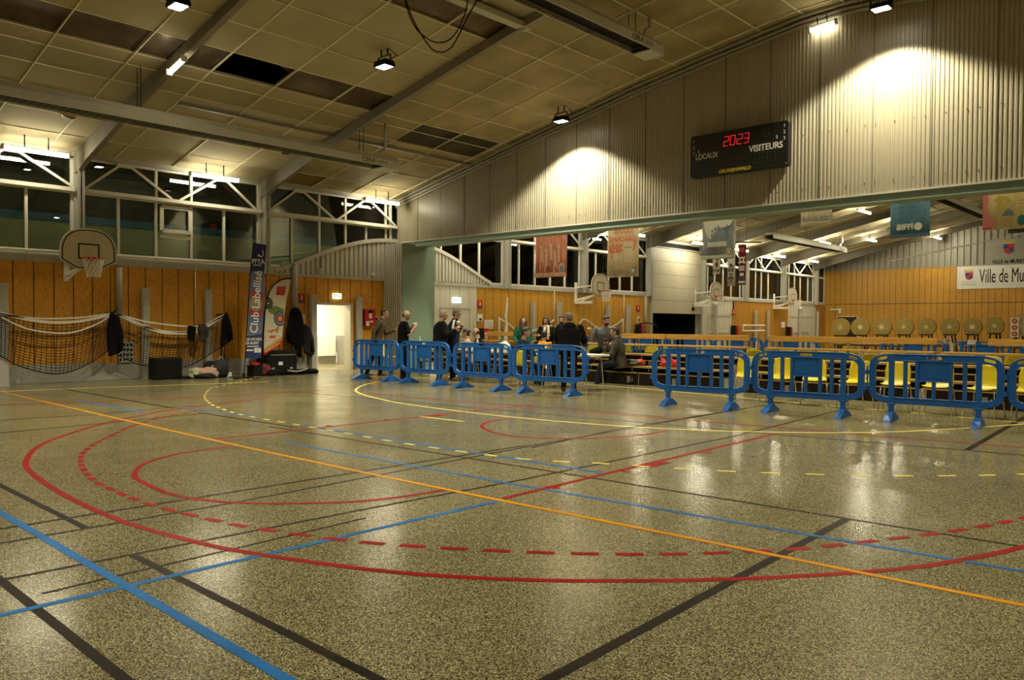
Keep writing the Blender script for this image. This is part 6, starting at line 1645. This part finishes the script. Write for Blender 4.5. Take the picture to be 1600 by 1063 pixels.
    MB().tube([hp_(-.024, .078, -.058), hp_(0, .088, -.056), hp_(.024, .078, -.058)], [.004, .006, .004], 6).build('mouth', LIP, t)
    if glasses:
        g = MB()
        for sd in (-1, 1):
            g.tube([hp_(sd*.033+.022*math.cos(2*PI*i/12), .097, .004+.017*math.sin(2*PI*i/12)) for i in range(13)], .0025, 5, False); g.tube([hp_(sd*.055, .095, .008), hp_(sd*.080, 0, .008)], .0025, 5)
        g.tube([hp_(-.011, .097, .006), hp_(.011, .097, .006)], .0025, 5); g.build('glasses', BLACK, t)
    if beard:
        b = MB(); b.ell(hp_(0, .040, -.070), (1,1,1), HM(.060, .060, .048), 14, 10); remesh(b, 'beard', beard, t, .01, 1)
    # clothes
    if top:
        m = MB(); g = .018*bulk
        torso_loft(m, [(P(-.13 if sleeve != 'shirt' else -.08), (.168*bulk)*s, (.128*bulk)*s), (P(-.02), (.178*bulk)*s, (.130*bulk)*s), (P(.14), (.165*bulk)*s, (.122*bulk)*s), (P(.30), .182*bulk*s, .136*bulk*s), (P(.40), .190*bulk*s, .132*bulk*s), (P(.475), .175*s*bulk, .098*s*bulk), (P(.52), .085*s*bulk, .078*s), (P(.535), .07*s, .066*s)], Xs, Fs)
        for sd in (-1, 1):
            S_, e, w_, hd, pn = A[sd]
            if sleeve == 'long':
                capsule(m, S_, e, .066*s*bulk, .056*s*bulk); q = e + (w_-e)*.93; capsule(m, e, q, .056*s*bulk, .042*s*bulk)
            else:
                capsule(m, S_, S_+(e-S_)*.78, .068*s*bulk, .064*s*bulk)
        remesh(m, 'top', top, t, .013, 3)
        if collar:
            c_ = MB(); c_.lathe([(.078*s, -.02), (.074*s, .05), (.066*s, .05), (.07*s, -.02)], (0,0,0), 16, Matrix((Xs, Fs, U)).transposed()); c_.v = [tuple(Vector(v) + NB + U*.01) for v in c_.v]; c_.build('collar', collar, t, smooth=True)
    if pants:
        m = MB()
        torso_loft(m, [(P(-.11), .12*s, .10*s), (P(-.05), .165*s, .118*s), (P(.03), .172*s, .118*s), (P(.06), .168*s, .114*s)], X, Fv)
        for sd in (-1, 1):
            j, k, an, fd = L[sd]; capsule(m, j, k, .094*s, .072*s); capsule(m, k, an + (k-an).normalized()*.0, .072*s, .056*s)
        remesh(m, 'trousers', pants, t, .014, 3)
    for sd in (-1, 1):
        j, k, an, fd = L[sd]; f = Vector((fd.x, fd.y, 0)).normalized(); rgt = Vector((f.y, -f.x, 0)); base = an - Vector((0,0,.075*s)); rs = []
        for q, wd, hh in ((-.075, .022, .05), (-.06, .036, .085), (0, .040, .095), (.07, .045, .065), (.14, .042, .045), (.175, .025, .03)):
            c_ = base + f*q*s; rs.append([c_ + rgt*(wd*s*math.cos(2*PI*i/12)) + Vector((0,0, max(0, hh*s*(.45+.55*math.sin(2*PI*i/12))))) for i in range(12)])
        MB().loft(rs).build('shoe', shoe or BLACKP, t, smooth=True)
        if shoe_sole: MB().loft([[c_ + Vector((0,0,dz)) for c_ in [base + f*q*s + rgt*wd*s for q, wd in ((-.08, 0), (-.06, .04), (0, .043), (.08, .048), (.15, .04), (.182, 0), (.15, -.04), (.08, -.048), (0, -.043), (-.06, -.04))]] for dz in (0, .035)]).build('sole', shoe_sole, t)
    if hair:
        m = MB()
        if style == 'bald':
            m.ell(hp_(0, -.022, .000), (1,1,1), HM(.080, .082, .070), 14, 10)
        else:
            m.ell(hp_(0, -.014, .034), (1,1,1), HM(.083, .094, .092), 16, 11)
            m.ell(hp_(0, -.050, -.01), (1,1,1), HM(.072, .058, .078), 14, 10)
            m.ell(hp_(0, .035, .085), (1,1,1), HM(.062, .05, .035), 12, 8)
        if style == 'long':
            m.ell(hp_(0, -.055, -.06), (1,1,1), HM(.085, .06, .12), 14, 10)
            for sd in (-1, 1):
                m.tube([hp_(sd*.060, .020, .07), hp_(sd*.084, .02, -.02), hp_(sd*.088, .015, -.10), hp_(sd*.080, .035, -.19), hp_(sd*.065, .05, -.26)], [.025*s, .030*s, .032*s, .030*s, .016*s], 9)
            m.tube([hp_(0, -.07, -.08), hp_(0, -.08, -.18), hp_(0, -.075, -.28)], [.075*s, .065*s, .03*s], 10)
        if style == 'bun': m.ell(hp_(0, -.115, .055), (1,1,1), HM(.042, .042, .042), 12, 8)
        remesh(m, 'hair', hair, t, .011, 1)
    W = Matrix.Translation((x, y, z0)) @ Matrix.Rotation(rz, 4, 'Z')
    return t, {k: W @ (v[2] + v[3]*.09*s) for k, v in A.items()}, (lambda q: W @ q), A, HC, NB
def cl(n, c, v=.15): return M(n, c, .9, var=v, scale=7, bump=.15, spec=.12)
OLIVE = cl('olive_sweater', (.085,.068,.035)); BLKT = cl('black_tshirt', (0.007, 0.007, 0.007)); BLKJ = cl('black_jacket', (0.009, 0.009, 0.0085)); NAVYJ = cl('navy_jacket', (.018,.022,.035)); PINKS = cl('pale_pink_sweater', (.55,.40,.30)); BLKS = cl('black_sweater', (0.006, 0.0065, 0.008)); GREENS = cl('green_shiny_top', (.012,.10,.055), .5); NVS = cl('navy_sweater', (.014,.030,.062)); DARKC = cl('dark_coat', (0.008, 0.0075, 0.008)); ORG = cl('orange_top', (.52,.24,.02)); BIGJ = cl('big_black_jacket', (0.006, 0.006, 0.006)); GRYT = cl('grey_tshirt', (.10,.105,.11)); HOOD = cl('speckled_grey_hoodie', (.062,.058,.046), .7); JEAN = cl('dark_jeans', (.016,.020,.032)); BLKP = cl('black_trousers', (0.006, 0.006, 0.0065)); TANP = cl('brown_trousers', (.10,.075,.045)); CREAMSC = cl('cream_scarf', (.55,.48,.36))
HBRN = M('dark_brown_hair', (.030,.017,.009), .6, var=.3, scale=20); HGREY = M('grey_hair', (.30,.26,.19), .6, var=.3, scale=20); HBLK = M('black_hair', (.012,.010,.009), .5, var=.3, scale=20); HSALT = M('salt_pepper_hair', (.12,.10,.08), .6, var=.4, scale=20); HLONG = M('brown_long_hair', (.055,.028,.014), .55, var=.4, scale=15); BRD = M('dark_beard', (.016,.011,.008), .8)
def at(px, Y): return ony(px, 560, Y).x
FR = R(-47)                                              # facing to the right of the photo
def seat_legs(fwd=.95, drop=.10, spread=.18): return {sd: ((sd*spread, fwd, -drop), (sd*.03, -.05, -1)) for sd in (-1, 1)}
def food(name, mat, p, label, r=(.05,.035,.025), cat='food'):
    return tag(MB().ell((0,0,0), r, None, 10, 7).build(name, mat, smooth=True), label, cat), p
BREAD = M('bread_crust', (.50,.32,.13), .8, var=.2, scale=12)
def held(o_p): o, p = o_p; o.location = p; return o

# the standing group at the left
t, hd, *_ = person('man in an olive sweater and glasses leaning over the leftmost barrier', at(588, 12.5), 12.5, FR, 1.80, lean=17, head=(0, -3), arms={1: ((.25, -.55, -.8), (.12, -.05, -1), (.1, .2, -1)), -1: ((-.12, .20, -1), (-.05, .95, .32), (0, .8, .6))},
       legs={1: ((.05, -.22, -1), (0, -.32, -1)), -1: ((-.04, .22, -1), (0, -.02, -1))}, top=OLIVE, pants=BLKP, shoe=M('brown_shoe', (.05,.022,.010), .4), hair=HBRN, glasses=True, skin=SKIN, collar=OLIVE)
held(food('biscuit', BREAD, hd[-1], 'small brown biscuit in the raised hand of the man in the olive sweater', (.035,.03,.02)))
t, hd, *_ = person('bald bearded man in a black t-shirt eating from both hands', at(630, 12.35), 12.35, R(-28), 1.72, lean=2, head=(-22, -10), arms={1: ((.30, .25, -1), (-.15, .62, .72), (-.3, .3, .9)), -1: ((-.2, .35, -1), (.35, .6, .72), (.3, .3, .9))}, top=BLKT, pants=BLKP, hair=HSALT, style='bald', sleeve='short', glasses=True, skin=SKINP, bulk=1.08, beard=HSALT, legs={1: ((.08, .02, -1), (.04, -.03, -1)), -1: ((-.08, .05, -1), (-.04, -.03, -1))})
held(food('sandwich', PAPER, (hd[1]+hd[-1])/2, 'white wrapped sandwich in the hands of the bald man in black', (.06,.05,.035)))
t, hd, *_ = person('grey haired man in a black jacket seen from behind', at(687, 12.45), 12.45, R(-35), 1.72, lean=5, head=(-18, -6), arms={1: ((.30, .30, -1), (.05, .85, .45), (0, .6, .7)), -1: ((-.2, .3, -1), (.2, .8, .45))}, top=BLKJ, pants=TANP, hair=HGREY, skin=SKINP, bulk=1.38)
held(food('sandwich', BREAD, hd[1], 'piece of bread in the hand of the grey haired man', (.045,.035,.03)))
t, hd, W_, A_, HC_, NB_ = person('man in a navy jacket with a pale shoulder stripe facing right', at(708, 13.1), 13.1, R(-52), 1.76, lean=4, head=(0, -6), arms={1: ((.25, -.1, -1), (-.35, .40, .75), (-.2, .3, .9)), -1: ((-.2, .0, -1), (.5, .45, .55))}, top=NAVYJ, pants=BLKP, hair=HSALT, glasses=True, bulk=1.18, shoe=M('grey_trainer', (.16,.15,.13), .5), collar=NAVYJ)
S_, e, w_, *_x = A_[1]
q = MB(); q.tube([NB_+Vector((.05, .02, .02)), S_+Vector((.06, .03, .055)), S_+(e-S_)*.5+Vector((.085, .02, 0)), e+Vector((.075, 0, 0))], [.014, .022, .03, .03], 8); q.build('white_stripe', GREYPANEL, t, smooth=True)
c = hd[1]; cup(c.x, c.y, c.z-.05, 'white plastic cup in the hand of the man in navy', .09, .034, WHITE, 'cups in hands'); c = hd[-1]
# seated at the laid table
person('woman in a pale pink sweater with her hair in a bun, seated at the table', at(733, 14.35), 14.35, R(128), 1.66, hip=.48, lean=6, head=(0, -4), legs=seat_legs(), arms={1: ((.1, .45, -1), (-.1, .95, .0)), -1: ((-.1, .45, -1), (.1, .95, .0))}, top=PINKS, pants=JEAN, hair=HBRN, style='bun', skin=SKINP, woman=True, shoe=WHITE)
person('man in a black sweater with receding hair, seated behind the laid table', at(751, 14.95), 14.95, R(128), 1.78, hip=.46, lean=8, head=(0, -8), legs=seat_legs(), arms={1: ((.15, .4, -1), (-.2, .95, .0)), -1: ((-.15, .4, -1), (.2, .95, 0))}, top=BLKS, pants=BLKP, hair=HBRN, style='bald', skin=SKINP)
for px, yy, rz, lb in ((735, 14.45, 308, 'yellow shell chair under the woman in pink'), (754, 15.0, 308, 'yellow shell chair under the seated man in black')):
    dup(ch0, (at(px, yy), yy, 0), R(rz), lb, 'yellow chairs among the visitors')
t, hd, *_ = person('man in a navy sweater seated on a yellow chair, seen from behind', at(812, 13.25), 13.25, R(-28), 1.80, hip=.49, lean=10, head=(-28, -3), legs={sd: ((sd*.12, .95, -.12), (sd*.05, .12, -1)) for sd in (-1, 1)}, arms={1: ((.28, .42, -1), (.0, .95, .25), (0, .7, .7)), -1: ((-.2, .5, -1), (.3, .9, .1))}, top=NVS, pants=JEAN, hair=HBRN, skin=SKIN, bulk=1.08)
c = hd[1]; cup(c.x, c.y, c.z-.02, 'white cup raised by the seated man in navy', .10, .036, WHITE, 'cups in hands')
t, hd, W_, A_, HC_, NB_ = person('dark haired visitor with orange shoulders sitting with the back to the camera', at(847, 14.4), 14.4, R(20), 1.64, hip=.48, lean=10, head=(-5, -5), legs=seat_legs(), arms={1: ((.25, .5, -1), (.1, .9, .1)), -1: ((-.3, .4, -1), (.2, .9, .1))}, top=ORG, pants=BLKP, hair=HBLK, woman=True)
m = MB(); capsule(m, A_[-1][0], A_[-1][1], .078, .066); capsule(m, A_[-1][1], A_[-1][2], .066, .055); remesh(m, 'dark_sleeve', DARKC, t, .014, 2)
dup(ch0, (at(849, 14.4)-.02, 14.33, 0), R(200), 'yellow shell chair under the visitor with orange shoulders', 'yellow chairs among the visitors')
# on the stand
t, hd, *_ = person('young woman in a shiny green top with long brown hair, sitting on the top bench', at(817, 15.95), 15.95, R(218), 1.70, z0=.0, hip=.80, lean=4, head=(14, 2), legs={sd: ((sd*.15, .97, -.12), (sd*.02, .05, -1)) for sd in (-1, 1)}, arms={1: ((.2, .25, -1), (-.3, .8, -.3)), -1: ((-.2, .25, -1), (.3, .8, -.3))}, top=GREENS, pants=BLKP, hair=HLONG, style='long', skin=SKINP, woman=True)
t, hd, W_, A_, HC_, NB_ = person('woman with long hair, a cream scarf and a dark coat, on the top bench', at(855, 15.95), 15.95, R(214), 1.70, hip=.82, lean=5, head=(-18, -16), legs={sd: ((sd*.15, .97, -.12), (sd*.02, .05, -1)) for sd in (-1, 1)}, arms={1: ((.22, .3, -1), (-.1, .9, .25)), -1: ((-.22, .25, -1), (.3, .8, .2))}, top=DARKC, pants=BLKP, hair=HLONG, style='long', skin=SKINP, woman=True, bulk=1.08)
m = MB(); m.tube([NB_+Vector((.09*math.cos(2*PI*i/14), .075*math.sin(2*PI*i/14)+.01, .02)) for i in range(15)], .036, 8, False)
for sx in (-.04, .05): m.tube([NB_+Vector((sx, .085, .02)), NB_+Vector((sx*1.2, .16, -.15)), NB_+Vector((sx*1.3, .165, -.34))], [.035, .04, .045], 8)
remesh(m, 'scarf', CREAMSC, t, .014, 2)
tag(MB().bx(-.13, .13, -.09, .09, 0, .02).build('brown_tray', BREAD), 'brown tray held by the woman with the cream scarf', 'tray').location = hd[1] - Vector((0, 0, .02))
t, hd, *_ = person('man half hidden behind the big black jacket, hand at his mouth', at(878, 15.9), 15.9, R(212), 1.78, hip=.80, lean=6, head=(0, -8), legs={sd: ((sd*.15, .97, -.12), (sd*.02, .05, -1)) for sd in (-1, 1)}, arms={1: ((.25, .4, -1), (-.5, .55, .8), (-.4, 0, .9)), -1: ((-.2, .3, -1), (.3, .8, .1))}, top=BLKS, pants=BLKP, hair=HBRN, skin=SKIN, beard=BRD)
t, hd, W_, A_, HC_, NB_ = person('large person in a big black hooded jacket standing with the back to the camera', at(889, 12.75), 12.75, R(34), 1.66, lean=16, head=(30, -10), arms={1: ((.35, .25, -1), (.0, .7, -.3)), -1: ((-.3, .5, -.9), (-.1, .7, .75), (0, .4, .9))}, top=BIGJ, pants=BLKP, hair=HSALT, bulk=1.5)
m = MB(); m.ell(NB_+Vector((0, -.10, -.01)), (.15, .09, .10)); remesh(m, 'hood', BIGJ, t, .014, 3)
held(food('sandwich', BREAD, hd[-1], 'sandwich in the left hand of the person in the big black jacket', (.05,.04,.03)))
t, hd, *_ = person('bearded man in a grey t-shirt sitting on the top bench', at(946, 15.9), 15.9, R(205), 1.80, hip=.79, lean=14, head=(48, -12), legs={1: ((.35, .93, -.12), (.12, .05, -1)), -1: ((-.30, .93, -.12), (0, .05, -1))}, arms={1: ((.35, .15, -1), (.05, .55, .85), (.1, .3, .9)), -1: ((-.15, .25, -1), (.3, .8, -.3))}, top=GRYT, pants=BLKP, hair=HBLK, sleeve='short', skin=SKIN, beard=BRD, bulk=1.1)
held(food('pastry', M('pale_pastry', (.72,.66,.52), .7), hd[1], 'pale pastry in the raised hand of the bearded man', (.05,.04,.03)))
t, hd, *_ = person('man in a speckled grey hoodie sitting on the lowest bench, drinking', at(968, 15.22), 15.22, R(124), 1.80, hip=.50, lean=8, head=(0, 2), legs={1: ((.12, .92, -.14), (.04, .10, -1)), -1: ((-.18, .90, -.10), (-.08, .22, -1))}, arms={1: ((.12, .35, -1), (.0, .55, .85), (0, .2, .9)), -1: ((-.25, .35, -1), (-.05, .9, -.18), (0, .8, -.4))}, top=HOOD, pants=JEAN, hair=HBLK, skin=SKIN, bulk=1.28, shoe=BLACKP, shoe_sole=WHITE, collar=HOOD)
c = hd[1]; cup(c.x, c.y, c.z-.03, 'dark cup raised to the mouth of the man in the hoodie', .09, .034, BLACKP, 'cups in hands')
